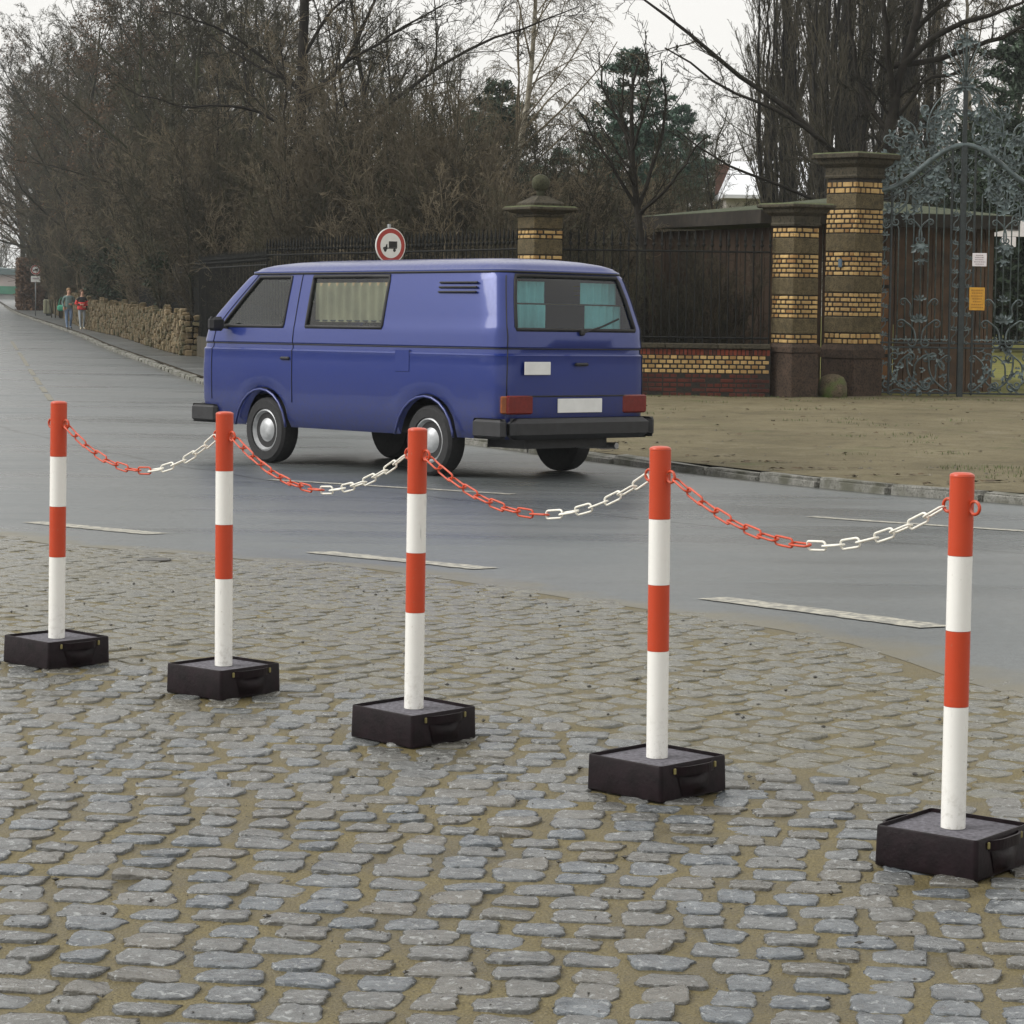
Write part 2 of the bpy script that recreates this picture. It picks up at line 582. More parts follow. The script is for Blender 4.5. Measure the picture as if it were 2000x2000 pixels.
def mat_planks():
    t = NT('brown_boards')
    n = t.noise(1.0, 4, vec=t.pos((3.0, 3.0, .4))); n2 = t.noise(10, 4)
    oi = t.node('ShaderNodeObjectInfo').outputs['Random']
    c = t.ramp(n, [(.3, (.016, .011, .007)), (.7, (.052, .032, .019))])
    c = t.mix(t.math('MULTIPLY', oi, .6), c, (.04, .024, .014))
    c = t.mix(t.ramp(n2, [(.5, 0.0), (.75, .5)]), c, (.03, .022, .012))
    t.set(c, .8, spec=.2)
    return t.mat
M['planks'] = mat_planks()
M['shed_roof'] = mat_stone('mossy_roofing_felt', (.045, .055, .03), (.09, .105, .06), (.03, .03, .02), 2.0)
M['bark'] = mat_bark('bark_dark', (.030, .028, .021), (.068, .062, .045), 2.0, moss=(.055, .06, .028))
M['bark_black'] = mat_bark('bark_wet_black', (.018, .016, .013), (.042, .037, .03), 2.0)
M['twig'] = mat_bark('twigs_brown', (.050, .048, .031), (.115, .108, .070), .5)
M['twig_dark'] = mat_bark('twigs_dark', (.028, .026, .019), (.062, .056, .038), .5)
M['twig_red'] = mat_bark('twigs_reddish', (.075, .064, .044), (.15, .127, .088), .4)
M['twig_pale'] = mat_bark('twigs_pale', (.12, .10, .068), (.24, .20, .135), .5)
M['twig_poplar'] = mat_bark('twigs_poplar', (.055, .049, .035), (.12, .105, .07), .6)
M['birch_bark'] = mat_bark('birch_bark', (.16, .14, .10), (.48, .45, .37), 2.6)
M['needles'] = simple('pine_needles', (.034, .058, .032), .7, .5, 1.5)
M['needles_blue'] = simple('spruce_needles', (.042, .088, .058), .7, .45, 1.5)
M['ivy'] = simple('ivy_leaves', (.020, .032, .017), .8, .6, 3.0, spec=.2)
M['beech'] = simple('withered_beech_leaves', (.10, .055, .026), .8, .5, 3.0)

# ------------------------------------------------------------------ setting: ground, road, verge, kerb
def catmull(P, per=8):
    P = [np.array(p, float) for p in P]
    Q = [2 * P[0] - P[1]] + P + [2 * P[-1] - P[-2]]
    out = []
    for i in range(1, len(Q) - 2):
        for k in range(per):
            t = k / per
            a, b, c, d = Q[i - 1], Q[i], Q[i + 1], Q[i + 2]
            out.append(.5 * ((2 * b) + (-a + c) * t + (2 * a - 5 * b + 4 * c - d) * t * t + (-a + 3 * b - 3 * c + d) * t ** 3))
    out.append(P[-1])
    return np.array(out)

def resample(P, step):
    d = np.r_[0, np.cumsum(np.linalg.norm(np.diff(P, axis=0), axis=1))]
    n = max(2, int(d[-1] / step) + 1)
    t = np.linspace(0, d[-1], n)
    return np.stack([np.interp(t, d, P[:, k]) for k in range(P.shape[1])], 1)

KERB = catmull([(20, 1.5), (14, 9), (8, 16.4), (4.26, 21.19), (3.0, 22.81), (1.08, 26.83), (-1.35, 32.2), (-3.65, 40), (-6.0, 49.3),
                (-8.67, 61.4), (-12.6, 79.2), (-18.9, 108.9), (-34, 175), (-51.3, 256), (-82, 400)], 10)
NEAR = catmull([(6.5, 1.5), (3.6, 6.0), (2.35, 8.3), (1.88, 9.27), (1.676, 9.81), (1.416, 10.74), (.66, 11.95), (.367, 12.36), (-.01, 13.01), (-.45, 13.66),
                (-1.16, 14.63), (-1.43, 14.6), (-2.09, 15.37), (-2.75, 15.76), (-3.6, 17.0), (-5.5, 19.5), (-12, 30), (-30, 75), (-60, 170), (-120, 400)], 10)

def sheet(name, rows, mat, smooth=True, attrs=None):
    """rows: (n, m, 3) grid of points"""
    n, m = rows.shape[:2]
    idx = np.arange(n * m).reshape(n, m)
    q = np.stack([idx[:-1, :-1], idx[:-1, 1:], idx[1:, 1:], idx[1:, :-1]], -1).reshape(-1, 4)
    me = fast_mesh(name, rows.reshape(-1, 3), q, mat, attrs, smooth=smooth)
    o = link(name, me)
    o['kind'] = 'structure'
    return o

# base ground out to the horizon
gx = np.concatenate([-np.geomspace(900, 12, 26), np.linspace(-10, 10, 21), np.geomspace(12, 900, 26)])
gy = np.concatenate([[-300, -100, -40, -15, -5], np.linspace(0, 60, 61), np.geomspace(62, 1500, 40)])
gr = np.zeros((len(gy), len(gx), 3))
for i, y in enumerate(gy):
    for j, x in enumerate(gx):
        gr[i, j] = (x, y, G(y) - 0.06)
sheet('ground', gr[:, ::1], M['earth'])

# road: between the edge of the cobbles and the kerb
def arc_match(A, B, n, pa=1.0):
    """n stations on both lines, matched by arc length fraction, denser near the camera"""
    t = np.linspace(0, 1, n) ** 2.0
    out = []
    for P in (A, B):
        d = np.r_[0, np.cumsum(np.linalg.norm(np.diff(P, axis=0), axis=1))]
        out.append(np.stack([np.interp(t * d[-1], d, P[:, k]) for k in range(2)], 1))
    return out
rngn = np.random.default_rng(5)
NA, KA = arc_match(NEAR, KERB, 260)
NA = NA.copy()
wob = np.interp(np.arange(260), np.arange(0, 260, 2), rngn.normal(0, .05, 130))
NA[:, 1] += wob
RT = [0, .012, .03, .055, .09, .15, .24, .36, .5, .65, .78, .88, .95, 1.0]
redge, rkerb = np.zeros((260, 14)), np.zeros((260, 14))
rows = np.zeros((260, 14, 3))
for i in range(260):
    for j in range(14):
        t = RT[j]
        x, y = NA[i] * (1 - t) + KA[i] * t
        rows[i, j] = (x, y, G(y) + (0.006 if j else .0005))
        redge[i, j] = np.linalg.norm(KA[i] - NA[i]) * t
        rkerb[i, j] = np.linalg.norm(KA[i] - NA[i]) * (1 - t)
sheet('road', rows[:, ::-1], M['asphalt'], attrs={'edge': redge[:, ::-1].ravel(), 'gutter': rkerb[:, ::-1].ravel()})

# sand bed under the cobbles
sb = np.zeros((90, 60, 3))
for i, y in enumerate(np.linspace(2.0, 24, 90)):
    for j, x in enumerate(np.linspace(-14, 6.5, 60)):
        sb[i, j] = (x, y, G(y) - .0012)
yard = sheet('cobbled_yard', sb, M['sand'])

# verge and park behind the kerb
KR = resample(KERB, 1.2)
KT = np.gradient(KR, axis=0)
KT /= np.linalg.norm(KT, axis=1)[:, None]
KN = np.stack([KT[:, 1], -KT[:, 0]], 1)
offs = np.concatenate([np.linspace(.1, 24, 40), np.geomspace(25.5, 190, 22)])
vr = np.zeros((len(KR), len(offs), 3))
for i in range(len(KR)):
    for j, o in enumerate(offs):
        x, y = KR[i] + KN[i] * o
        vr[i, j] = (x, y, V(x, y) + (.012 * math.sin(x * 3.1 + y * 1.7) * min(1, o) if o < 22 else 0))
sheet('verge', vr, M['verge'])

sel = np.where(KR[:, 1] > 40)[0]
pv = np.zeros((len(sel), 6, 3))
for a, i in enumerate(sel):
    wdt = min(2.6, .25 + (KR[i, 1] - 40) * .18)
    for j in range(6):
        x, y = KR[i] + KN[i] * (.14 + wdt * j / 5)
        pv[a, j] = (x, y, V(x, y) + .014)
sheet('pavement', pv, M['pavement'])

# kerb stones, each its own piece
kerb = thing('kerb', 'low worn granite kerb between the road and the sandy verge', 'kerb')
kerb['kind'] = 'structure'
del kerb['category']
KS = resample(KERB[KERB[:, 1] > 12], 1.0)
rk = random.Random(3)
kmesh = []
for v in range(6):
    mb = MB()
    bm = bmesh.new()
    bmesh.ops.create_cube(bm, size=1.0)
    bmesh.ops.scale(bm, vec=(.985, .17, .26), verts=bm.verts)
    bmesh.ops.bevel(bm, geom=bm.edges[:], offset=.022, segments=2, affect='EDGES')
    for q in bm.verts:
        q.co += Vector((rk.uniform(-.008, .008), rk.uniform(-.012, .012), rk.uniform(-.010, .010)))
    me = bpy.data.meshes.new('kerb_stone')
    bm.to_mesh(me)
    bm.free()
    me.materials.append(M['kerb'])
    kmesh.append(me)
for i in range(min(len(KS) - 1, 215)):
    a, b = KS[i], KS[i + 1]
    c = (a + b) / 2
    ang = math.atan2(b[1] - a[1], b[0] - a[0])
    dz = rk.uniform(-.012, .012)
    if i in (9, 10):
        dz -= .03
    link('kerb_stone', kmesh[rk.randrange(6)], kerb,
         Matrix.Translation((c[0], c[1], G(c[1]) - .04 + dz)) @ Matrix.Rotation(ang + rk.uniform(-.012, .012), 4, 'Z') @ Matrix.Rotation(rk.uniform(-.03, .03), 4, 'X'))

# road markings
M['fadedpaint'] = simple('faded_yellowish_paint', (.17, .16, .125), .6, .3, 12)
def marking(a, b, w, z=.0105, wob=.012, mat='roadpaint'):
    a, b = np.array(a), np.array(b)
    d = (b - a) / np.linalg.norm(b - a)
    n = np.array([-d[1], d[0]])
    if n[1] < 0:
        n = -n
    k = 26
    rw = np.zeros((k, 2, 3))
    for i in range(k):
        for j in range(2):
            p = a + (b - a) * i / (k - 1) + n * (w * j) + np.array([0, rngn.normal(0, wob)])
            rw[i, j] = (p[0], p[1], G(p[1]) + z)
    o = sheet('road_marking', rw, M[mat])
    return o
dash_pts = [((-3.42, 17.82), (-2.29, 16.66)), ((-1.23, 15.27), (-.11, 14.0)), ((.915, 12.44), (1.895, 11.12))]
for a, b in dash_pts:
    a, b = np.array(a), np.array(b)
    marking(a, b - (b - a) / np.linalg.norm(b - a) * .14, .19)
marking((-2.23, 23.1), (-.016, 21.49), .12)
marking((2.25, 19.46), (4.8, 17.3), .12)
lp = [(-7.25, 40.0), (-8.6, 46.4), (-10.8, 56.9), (-17.4, 88.5)]
for i in range(3):
    a, b = np.array(lp[i]), np.array(lp[i + 1])
    for t0, t1 in ((0.05, .45), (.55, .95)):
        marking(a + (b - a) * t0, a + (b - a) * t1, .10, mat='fadedpaint')

# ------------------------------------------------------------------ cobblestones
rc = np.random.default_rng(11)
def cobble_variant(seed, calm=1.0):
    r = np.random.default_rng(seed)
    n = 18
    a = np.arange(n) * 2 * PI / n + PI / n
    pw = 8.0
    base = (np.abs(np.cos(a)) ** pw + np.abs(np.sin(a)) ** pw) ** (-1 / pw)
    jit = 1 + r.normal(0, .026 * calm, n) - .10 * calm * (r.random(n) < .14) + .028 * np.sin(a * r.integers(2, 4) + r.uniform(0, 6))
    ca, sa = np.cos(a) * base * jit * .5, np.sin(a) * base * jit * .5
    dome = r.uniform(.6, 1.2)
    sk = r.normal(0, .075 * calm, 3)
    ca, sa = ca * (1 + sk[0] * sa * 2) + sk[2] * sa * .6, sa * (1 + sk[1] * ca * 2)
    tilt = r.normal(0, .035, 2)
    P, rim = [], []
    for (sc, z, rm) in ((.52, .0, .0), (.86, -.0005 * dome, .35), (.965, -.0017 * dome, .80), (1.0, -.0045, 1.12), (1.0, -.05, 1.5)):
        for k in range(n):
            q = sc * (1 + (r.normal(0, .02) if sc < 1 else 0))
            x, y = ca[k] * q, sa[k] * q
            zz = z + (r.normal(0, .0013) if z > -.03 else 0) + (tilt[0] * x + tilt[1] * y) * .13
            P.append((x, y, zz)); rim.append(rm)
    P.append((0, 0, r.normal(0, .002) + .001)); rim.append(0)
    P = np.array(P)
    Q = []
    for i in range(4):
        for k in range(n):
            k2 = (k + 1) % n
            Q.append((i * n + k, (i + 1) * n + k, (i + 1) * n + k2, i * n + k2))
    c = len(P) - 1
    for k in range(0, n, 2):
        Q.append((c, k, (k + 1) % n, (k + 2) % n))
    return P, np.array(Q), np.array(rim)
def cobble_simple(seed):
    r = np.random.default_rng(seed)
    n = 10
    a = np.arange(n) * 2 * PI / n + PI / n
    base = (np.abs(np.cos(a)) ** 8 + np.abs(np.sin(a)) ** 8) ** (-1 / 8)
    jit = 1 + r.normal(0, .03, n)
    ca, sa = np.cos(a) * base * jit * .5, np.sin(a) * base * jit * .5
    P, rim = [], []
    for (sc, z, rm) in ((.9, 0, .4), (1.0, -.0045, 1.12), (1.0, -.03, 1.5)):
        for k in range(n):
            P.append((ca[k] * sc, sa[k] * sc, z)); rim.append(rm)
    P.append((0, 0, 0)); rim.append(0)
    Q = [(i * n + k, (i + 1) * n + k, (i + 1) * n + (k + 1) % n, i * n + (k + 1) % n) for i in range(2) for k in range(n)]
    Q += [(len(P) - 1, k, (k + 1) % n, (k + 2) % n) for k in range(0, n, 2)]
    return np.array(P), np.array(Q), np.array(rim)
COB = [cobble_variant(100 + i) for i in range(36)]
COBB = [cobble_variant(500 + i, .55) for i in range(24)]
COBS = [cobble_simple(300 + i) for i in range(12)]
stones = []          # x, y, len, dep, ang, top
EDGE = NEAR[::1]
def road_side(x, y):
    """distance of a point to the cobble edge, positive on the cobbles"""
    i = np.argmin((EDGE[:, 0] - x) ** 2 + (EDGE[:, 1] - y) ** 2)
    i = min(max(i, 1), len(EDGE) - 2)
    t = EDGE[i + 1] - EDGE[i - 1]
    nx, ny = -t[1], t[0]
    l = math.hypot(nx, ny)
    return ((x - EDGE[i, 0]) * nx + (y - EDGE[i, 1]) * ny) / l
ZB = [(-6.0, 12.2), (-2.01, 10.06), (-.08, 8.9), (.69, 7.8), (1.48, 7.27), (3.5, 5.2)]
def zone_b(x, y):
    zx = [p[0] for p in ZB]; zy = [p[1] for p in ZB]
    return y > np.interp(x, zx, zy) + .08 * math.sin(x * 9)
def lay(dirv, row_p, len_m, zone, top):
    d = np.array(dirv) / np.linalg.norm(dirv)
    n = np.array([-d[1], d[0]])
    for r in range(-170, 260):
        off = r * row_p + rc.normal(0, .004)
        dep = row_p - (rc.uniform(.020, .030) if zone else rc.uniform(.010, .020))
        u = -22 + rc.uniform(0, .2)
        while u < 16:
            L = len_m * (rc.uniform(.88, 1.16) if zone else rc.uniform(.80, 1.30))
            g = rc.uniform(.022, .034) if zone else rc.uniform(.018, .046)
            c = d * (u + L / 2) + n * (off + rc.normal(0, .004))
            u += L + g
            x, y = c
            if y < 3.4 or y > 18.5 or abs(x) > .2 * y + 2.3:
                continue
            if zone_b(x, y) != zone:
                continue
            if road_side(x, y) < -.10 + .2 * math.sin(x * 7) ** 2:
                continue
            if zone and math.hypot(x + 2.03, y - 14.55) < .09:
                continue
            stones.append((x, y, L, dep * rc.uniform(.92, 1.0), math.atan2(d[1], d[0]) + rc.normal(0, .012 if zone else .020), top + rc.normal(0, .0012)))
lay((1, -.11), .128, .116, False, .0052)
lay((.76, -.65), .146, .140, True, .0036)
# keep the second zone clear of the first where rows meet
stones.sort(key=lambda s: s[1] + (100 if abs(s[0]) > .2 * s[1] + .1 or s[1] < 4.95 else 0))
cmesh = []
for i, (P, Q, rim) in enumerate(COB):
    cmesh.append(fast_mesh('cobblestone', P, Q, M['cobble'], {'rim': rim, 'tint': np.full(len(P), rc.uniform(0, .9))}))
for (x, y, L, dp, an, top) in stones[:298]:
    k = rc.integers(len(COB))
    if rc.random() < .5:
        an += PI
    link('cobblestone', cmesh[k], yard, Matrix.Translation((x, y, G(y) + top)) @ Matrix.Rotation(an, 4, 'Z') @ Matrix.Diagonal((L, dp, 1, 1)))
vb, qb, rb, tb, db_ = [], [], [], [], []
o = 0
for (x, y, L, dp, an, top) in stones[298:]:
    P, Q, rim = (COBB[rc.integers(len(COBB))] if zone_b(x, y) else COB[rc.integers(len(COB))]) if abs(x) < .2 * y + .15 and y > 4.8 else COBS[rc.integers(len(COBS))]
    if rc.random() < .5:
        an += PI
    c, s_ = math.cos(an), math.sin(an)
    X, Y = P[:, 0] * L, P[:, 1] * dp
    fz = 1.0 if y < 10 else .6
    vb.append(np.stack([x + X * c - Y * s_, y + X * s_ + Y * c, G(y) + top + P[:, 2] * fz], 1))
    qb.append(Q + o)
    o += len(P)
    rb.append(rim + .10 * smooth01((y - 7.6) / 3.5))
    db_.append(np.full(len(P), 1.0 if zone_b(x, y) else .35 * smooth01((y - 6.5) / 2.5)))
    tb.append(np.full(len(P), rc.uniform(0, .8)))
cs = link('cobblestones', fast_mesh('cobblestones', np.concatenate(vb), np.concatenate(qb), M['cobble'], {'rim': np.concatenate(rb), 'tint': np.concatenate(tb), 'dirt': np.concatenate(db_)}), yard)
cs['kind'] = 'stuff'
print('cobbles', len(stones))

# a hollow where a stone is missing, and bits of earth on the cobbles
mb = MB()
mb.lathe([(.10, 0), (.085, .006), (.05, .003), (.01, .0)], (0, 0, 0), 14)
hol = mb.build('mud_hollow', M['mud'], None, True)
hol.location = (-2.03, 14.55, G(14.55) + .004)
hol.scale = (1.0, .9, 1)
tag(hol, 'dark muddy hollow where a cobblestone is missing near the road edge', 'hollow')
mb = MB()
rr = random.Random(8)
for i in range(900):
    y = rr.uniform(4.9, 13)
    x = rr.uniform(-.22, .22) * y
    if road_side(x, y) < .0:
        continue
    s_ = rr.choice([.0025, .003, .003, .004, .004, .006, .009])
    pts = []
    for (ax, ay, az) in ((1, 0, 0), (-1, 0, 0), (0, 1, 0), (0, -1, 0), (0, 0, 1), (0, 0, -1)):
        k = s_ * rr.uniform(.6, 1.4)
        pts.append((x + ax * k, y + ay * k, G(y) + .006 + az * k * .6))
    mb.add(pts, [(0, 2, 4), (2, 1, 4), (1, 3, 4), (3, 0, 4), (2, 0, 5), (1, 2, 5), (3, 1, 5), (0, 3, 5)])
db = mb.build('debris', M['mud'])
db['kind'] = 'stuff'
tag(db, 'dark specks of earth and grit scattered on the wet cobbles', 'debris')

mb = MB()
for i in range(8000):
    k = rr.random()
    i0 = rr.randrange(6, len(KR) - 200)
    off = rr.choice([rr.uniform(.12, 1.2), rr.uniform(.2, 22), rr.uniform(.2, 22)])
    x, y = KR[i0] + KN[i0] * off
    if y > 44.5 or abs(x) > .24 * y:
        continue
    s_ = rr.uniform(.02, .06)
    a = rr.uniform(0, 6.28)
    z = V(x, y) + .014
    c_, sn = math.cos(a) * s_, math.sin(a) * s_
    mb.add([(x - c_, y - sn, z + rr.uniform(0, .012)), (x + sn * .6, y - c_ * .6, z + rr.uniform(0, .02)), (x + c_, y + sn, z + rr.uniform(0, .02)), (x - sn * .6, y + c_ * .6, z + .004)], [(0, 1, 2, 3)])
pb = MB()
for i in range(3600):
    i0 = rr.randrange(4, len(KR) - 200)
    off = rr.choice([rr.uniform(.12, 2.5), rr.uniform(.2, 20)])
    x, y = KR[i0] + KN[i0] * off
    if y > 43 or abs(x) > .26 * y + .5:
        continue
    s_ = rr.choice([.008, .01, .012, .016, .024])
    z = V(x, y) + .006
    pts = []
    for (ax, ay, az) in ((1, 0, 0), (-1, 0, 0), (0, 1, 0), (0, -1, 0), (0, 0, 1), (0, 0, -1)):
        k = s_ * rr.uniform(.6, 1.4)
        pts.append((x + ax * k, y + ay * k, z + az * k * .7))
    pb.add(pts, [(0, 2, 4), (2, 1, 4), (1, 3, 4), (3, 0, 4)])
pbo = pb.build('pebbles', simple('dull_pebbles', (.12, .105, .075), .8, .6, 9))
pbo['kind'] = 'stuff'
tag(pbo, 'small pebbles and clods lying on the sandy verge', 'pebbles')
lv = mb.build('fallen_leaves', M['leaf_dead'])
lv['kind'] = 'stuff'
mb = MB()
spots = [(rr.uniform(4.2, 5.0), rr.uniform(23.5, 25.5)) for _ in range(10)] + [(x_, 43.4 + rr.uniform(-.3, .2)) for x_ in np.linspace(.6, 9.5, 34)] + [(rr.uniform(1.5, 9), rr.uniform(27, 43)) for _ in range(26)]
for (x0, y0) in spots:
    for j in range(26):
        x, y = x0 + rr.gauss(0, .14), y0 + rr.gauss(0, .14)
        z = V(x, y)
        hgt, a = rr.uniform(.015, .05), rr.uniform(0, 6.28)
        dx, dy = math.cos(a), math.sin(a)
        mb.add([(x - dy * .005, y + dx * .005, z), (x + dy * .005, y - dx * .005, z), (x + dx * hgt * .5, y + dy * hgt * .5, z + hgt)], [(0, 1, 2)])
gt = mb.build('grass_tufts', simple('verge_grass', (.075, .10, .03), .8, .4, 4))
gt['kind'] = 'stuff'
tag(gt, 'thin tufts of grass on the sandy verge and along the wall foot', 'grass')
tag(lv, 'dead brown leaves scattered over the sandy verge', 'leaves')

# ------------------------------------------------------------------ chain posts
POSTS = [(-1.740, 9.791, 0), (-1.022, 9.128, 2), (-.306, 8.252, -1), (.438, 7.432, -2), (1.143, 6.499, 5)]
post_labels = ['leftmost and farthest red and white chain post on a black base',
               'second chain post from the left, below the front of the blue van',
               'middle one of the five red and white chain posts',
               'fourth chain post from the left, in front of the sandy verge and kerb',
               'nearest and rightmost chain post with an empty red ring on its right side']
PR = .0315
def band_mesh(name, z0, z1, mat, r=PR):
    mb = MB()
    mb.lathe([(r, z0 + .0004), (r, z1 - .0004)], n=40)
    return mb.mesh(name, mat, 'auto')
bands = [('white_band', .095, .408, M['white']), ('red_band', .408, .602, M['red']), ('white_band', .602, .794, M['white']), ('red_band', .794, .995, M['red'])]
band_me = [(n, band_mesh(n, a, b, m)) for n, a, b, m in bands]
mb = MB()
mb.lathe([(PR - .001, .9945), (PR + .0003, .9952), (PR + .0003, .9985), (PR - .0015, 1.002), (PR * .7, 1.0055), (.004, 1.007)], n=32)
cap_me = mb.mesh('cap', M['red'], 'auto')
mb = MB()
mb.tube([(.0165 * math.cos(a), 0, .0165 * math.sin(a)) for a in np.linspace(0, 2 * PI, 20, endpoint=False)], .0043, 8, closed=True)
eye_me = mb.mesh('eyelet', M['red'], True)
# base: open topped box with a concrete filling, a scoop below the handle
H = .147
def base_shell():
    bm = bmesh.new()
    t = .008
    hz = .104
    # outer walls as a rounded square ring
    def ring(h, r, z, n=6):
        out = []
        for (sx, sy, a0) in ((1, 1, 0), (-1, 1, PI / 2), (-1, -1, PI), (1, -1, 1.5 * PI)):
            for k in range(n):
                a = a0 + PI / 2 * k / (n - 1)
                out.append(bm.verts.new((sx * (h - r) + r * math.cos(a), sy * (h - r) + r * math.sin(a), z)))
        return out
    R = [ring(H - .004, .010, .0), ring(H - .001, .012, .003), ring(H - .003, .012, hz - .004), ring(H - .005, .011, hz), ring(H - t, .008, hz), ring(H - t - .001, .008, hz - .012)]
    for a, b in zip(R[:-1], R[1:]):
        for k in range(len(a)):
            k2 = (k + 1) % len(a)
            bm.faces.new((a[k], a[k2], b[k2], b[k]))
    bm.faces.new(R[0][::-1])
    me = bpy.data.meshes.new('base_shell')
    bm.to_mesh(me); bm.free()
    me.materials.append(M['basebox'])
    me.polygons.foreach_set('use_smooth', [True] * len(me.polygons))
    me.set_sharp_from_angle(angle=math.radians(30))
    return me
shell_me = base_shell()
mb = MB()
mb.box((0, 0, .046), (2 * (H - .009), 2 * (H - .009), .096))
fill_me = mb.mesh('concrete_filling', M['concrete'])
def handle_mesh(bulge):
    mb = MB()
    pts, n = [], 13
    for k in range(n):
        t = k / (n - 1) * 2 - 1
        pts.append((H - .004 + bulge * (1 - t ** 4), t * .082, .083))
    for k in range(n - 1):
        a, b = Vector(pts[k]), Vector(pts[k + 1])
        d = (b - a)
        ang = math.atan2(d.y, d.x)
        mb.box((0, 0, 0), (d.length * 1.04, .006, .026), mat=Matrix.Translation((a + b) / 2) @ Matrix.Rotation(ang, 4, 'Z'))
    return mb.mesh('handle', M['basebox'])
handle_me = handle_mesh(.020)
handle_back_me = handle_mesh(.034)
lug_me = []
for s_ in (-1, 1):
    mb = MB()
    mb.box((H + .0005, s_ * .088, .084), (.006, .010, .018), bev=.002)
    lug_me.append(mb.mesh('lug', M['lug']))
# scoop: a shallow recessed fillet under the handle, proud lip around it
mb = MB()
n = 12
vv, ff = [], []
for k in range(n + 1):
    t = k / n * 2 - 1
    half = .072
    for j in range(5):
        u = j / 4
        vv.append((H + .0006 + .013 * math.cos(t * PI / 2) * math.sin(u * PI) ** .8, t * half * (1 - .25 * u), .066 - .058 * u))
for k in range(n):
    for j in range(4):
        a = k * 5 + j
        ff.append((a, a + 5, a + 6, a + 1))
mb.add(vv, ff)
scoop_me = mb.mesh('scoop', M['basebox'], True)

row_ang = [math.atan2(POSTS[min(i + 1, 4)][1] - POSTS[max(i - 1, 0)][1], POSTS[min(i + 1, 4)][0] - POSTS[max(i - 1, 0)][0]) for i in range(5)]
EYEZ = .919
eyes = []
for i, (px, py, dr) in enumerate(POSTS):
    t = thing('chain_post', post_labels[i], 'bollard', (px, py, G(py) + .004), 0, 'red and white chain posts on the cobbles')
    t.rotation_euler = (((-1) ** i) * .004 * (i % 3), (.005, -.004, .003, -.005, .004)[i], 0)
    rz = math.radians(47 + dr)
    pole = MB()
    pole.lathe([(PR - .002, .085), (PR - .002, .99)], n=20)
    for nme, me in band_me:
        link(nme, me, t)
    link('cap', cap_me, t)
    B = Matrix.Rotation(rz, 4, 'Z')
    base = link('base', shell_me, t, B)
    link('concrete_filling', fill_me, base)
    link('handle', handle_me, base, Matrix.Rotation(-PI / 2, 4, 'Z'))
    link('handle', handle_back_me, base, Matrix.Rotation(PI / 2, 4, 'Z'))
    for lm in lug_me:
        link('lug', lm, base, Matrix.Rotation(-PI / 2, 4, 'Z'))
    link('scoop', scoop_me, base, Matrix.Rotation(-PI / 2, 4, 'Z'))
    for s_ in (-1, 1):
        a = row_ang[i]
        ex, ey = math.cos(a) * s_ * (PR + .014), math.sin(a) * s_ * (PR + .014)
        # seen open from the front: the ring stands in the plane of the row
        link('eyelet', eye_me, t, Matrix.Translation((ex, ey, EYEZ)) @ Matrix.Rotation(a, 4, 'Z'))
        eyes.append((i, s_, Vector((px + math.cos(a) * s_ * (PR + .026), py + math.sin(a) * s_ * (PR + .026), G(py) + .004 + EYEZ - .006))))

# chains: every link a piece
def link_mesh(mat):
    mb = MB()
    L, W, r = .078, .031, .0033
    hl, hw = L / 2 - r, W / 2 - r
    cr = .0095
    pts = []
    for (sx, sy, a0) in ((1, 1, 0), (-1, 1, PI / 2), (-1, -1, PI), (1, -1, 1.5 * PI)):
        for k in range(4):
            a = a0 + PI / 2 * k / 3
            pts.append((sx * (hl - cr) + cr * math.cos(a), 0, sy * (hw - cr) + cr * math.sin(a)))
    mb.tube(pts, r, 7, closed=True)
    return mb.mesh('chain_link', mat, True)
LR, LW = link_mesh(M['redplastic']), link_mesh(M['whiteplastic'])
PITCH = .078 - .0132
chain_labels = ['leftmost plastic chain, half red and half white, between the two farthest posts',
                'red and white chain hanging in front of the wheels of the blue van',
                'red and white chain under the tail of the van, between middle and fourth post',
                'nearest red and white chain, hanging over the asphalt to the rightmost post']
sags = [.146, .147, .146, .143]
for c in range(4):
    A = [e[2] for e in eyes if e[0] == c and e[1] == 1][0]
    B = [e[2] for e in eyes if e[0] == c + 1 and e[1] == -1][0]
    t = thing('chain', chain_labels[c], 'chain', (A + B) / 2 - Vector((0, 0, .1)), 0, 'plastic chains between the posts')
    org = t.location.copy()
    N = 400
    cur = [A.lerp(B, k / N) - Vector((0, 0, sags[c] * (1 - (2 * k / N - 1) ** 2))) for k in range(N + 1)]
    dist = [0]
    for k in range(N):
        dist.append(dist[-1] + (cur[k + 1] - cur[k]).length)
    nl = max(4, round(dist[-1] / PITCH))
    for k in range(nl):
        def at(d):
            d = min(max(d, 0), dist[-1])
            j = min(N - 1, max(0, np.searchsorted(dist, d) - 1))
            f = (d - dist[j]) / max(1e-9, dist[j + 1] - dist[j])
            return cur[j].lerp(cur[j + 1], f)
        d0 = dist[-1] * k / nl
        d1 = dist[-1] * (k + 1) / nl
        p0, p1 = at(d0), at(d1)
        x = (p1 - p0).normalized()
        y = Vector((0, 0, 1)).cross(x).normalized()
        z = x.cross(y)
        Rm = Matrix((x, y, z)).transposed().to_4x4()
        twist = (0 if k % 2 else PI / 2) + rk.uniform(-.2, .2) + .10
        Mx = Matrix.Translation((p0 + p1) / 2 - org) @ Rm @ Matrix.Rotation(twist, 4, 'X')
        link('chain_link', LR if k < nl * .52 else LW, t, Mx)

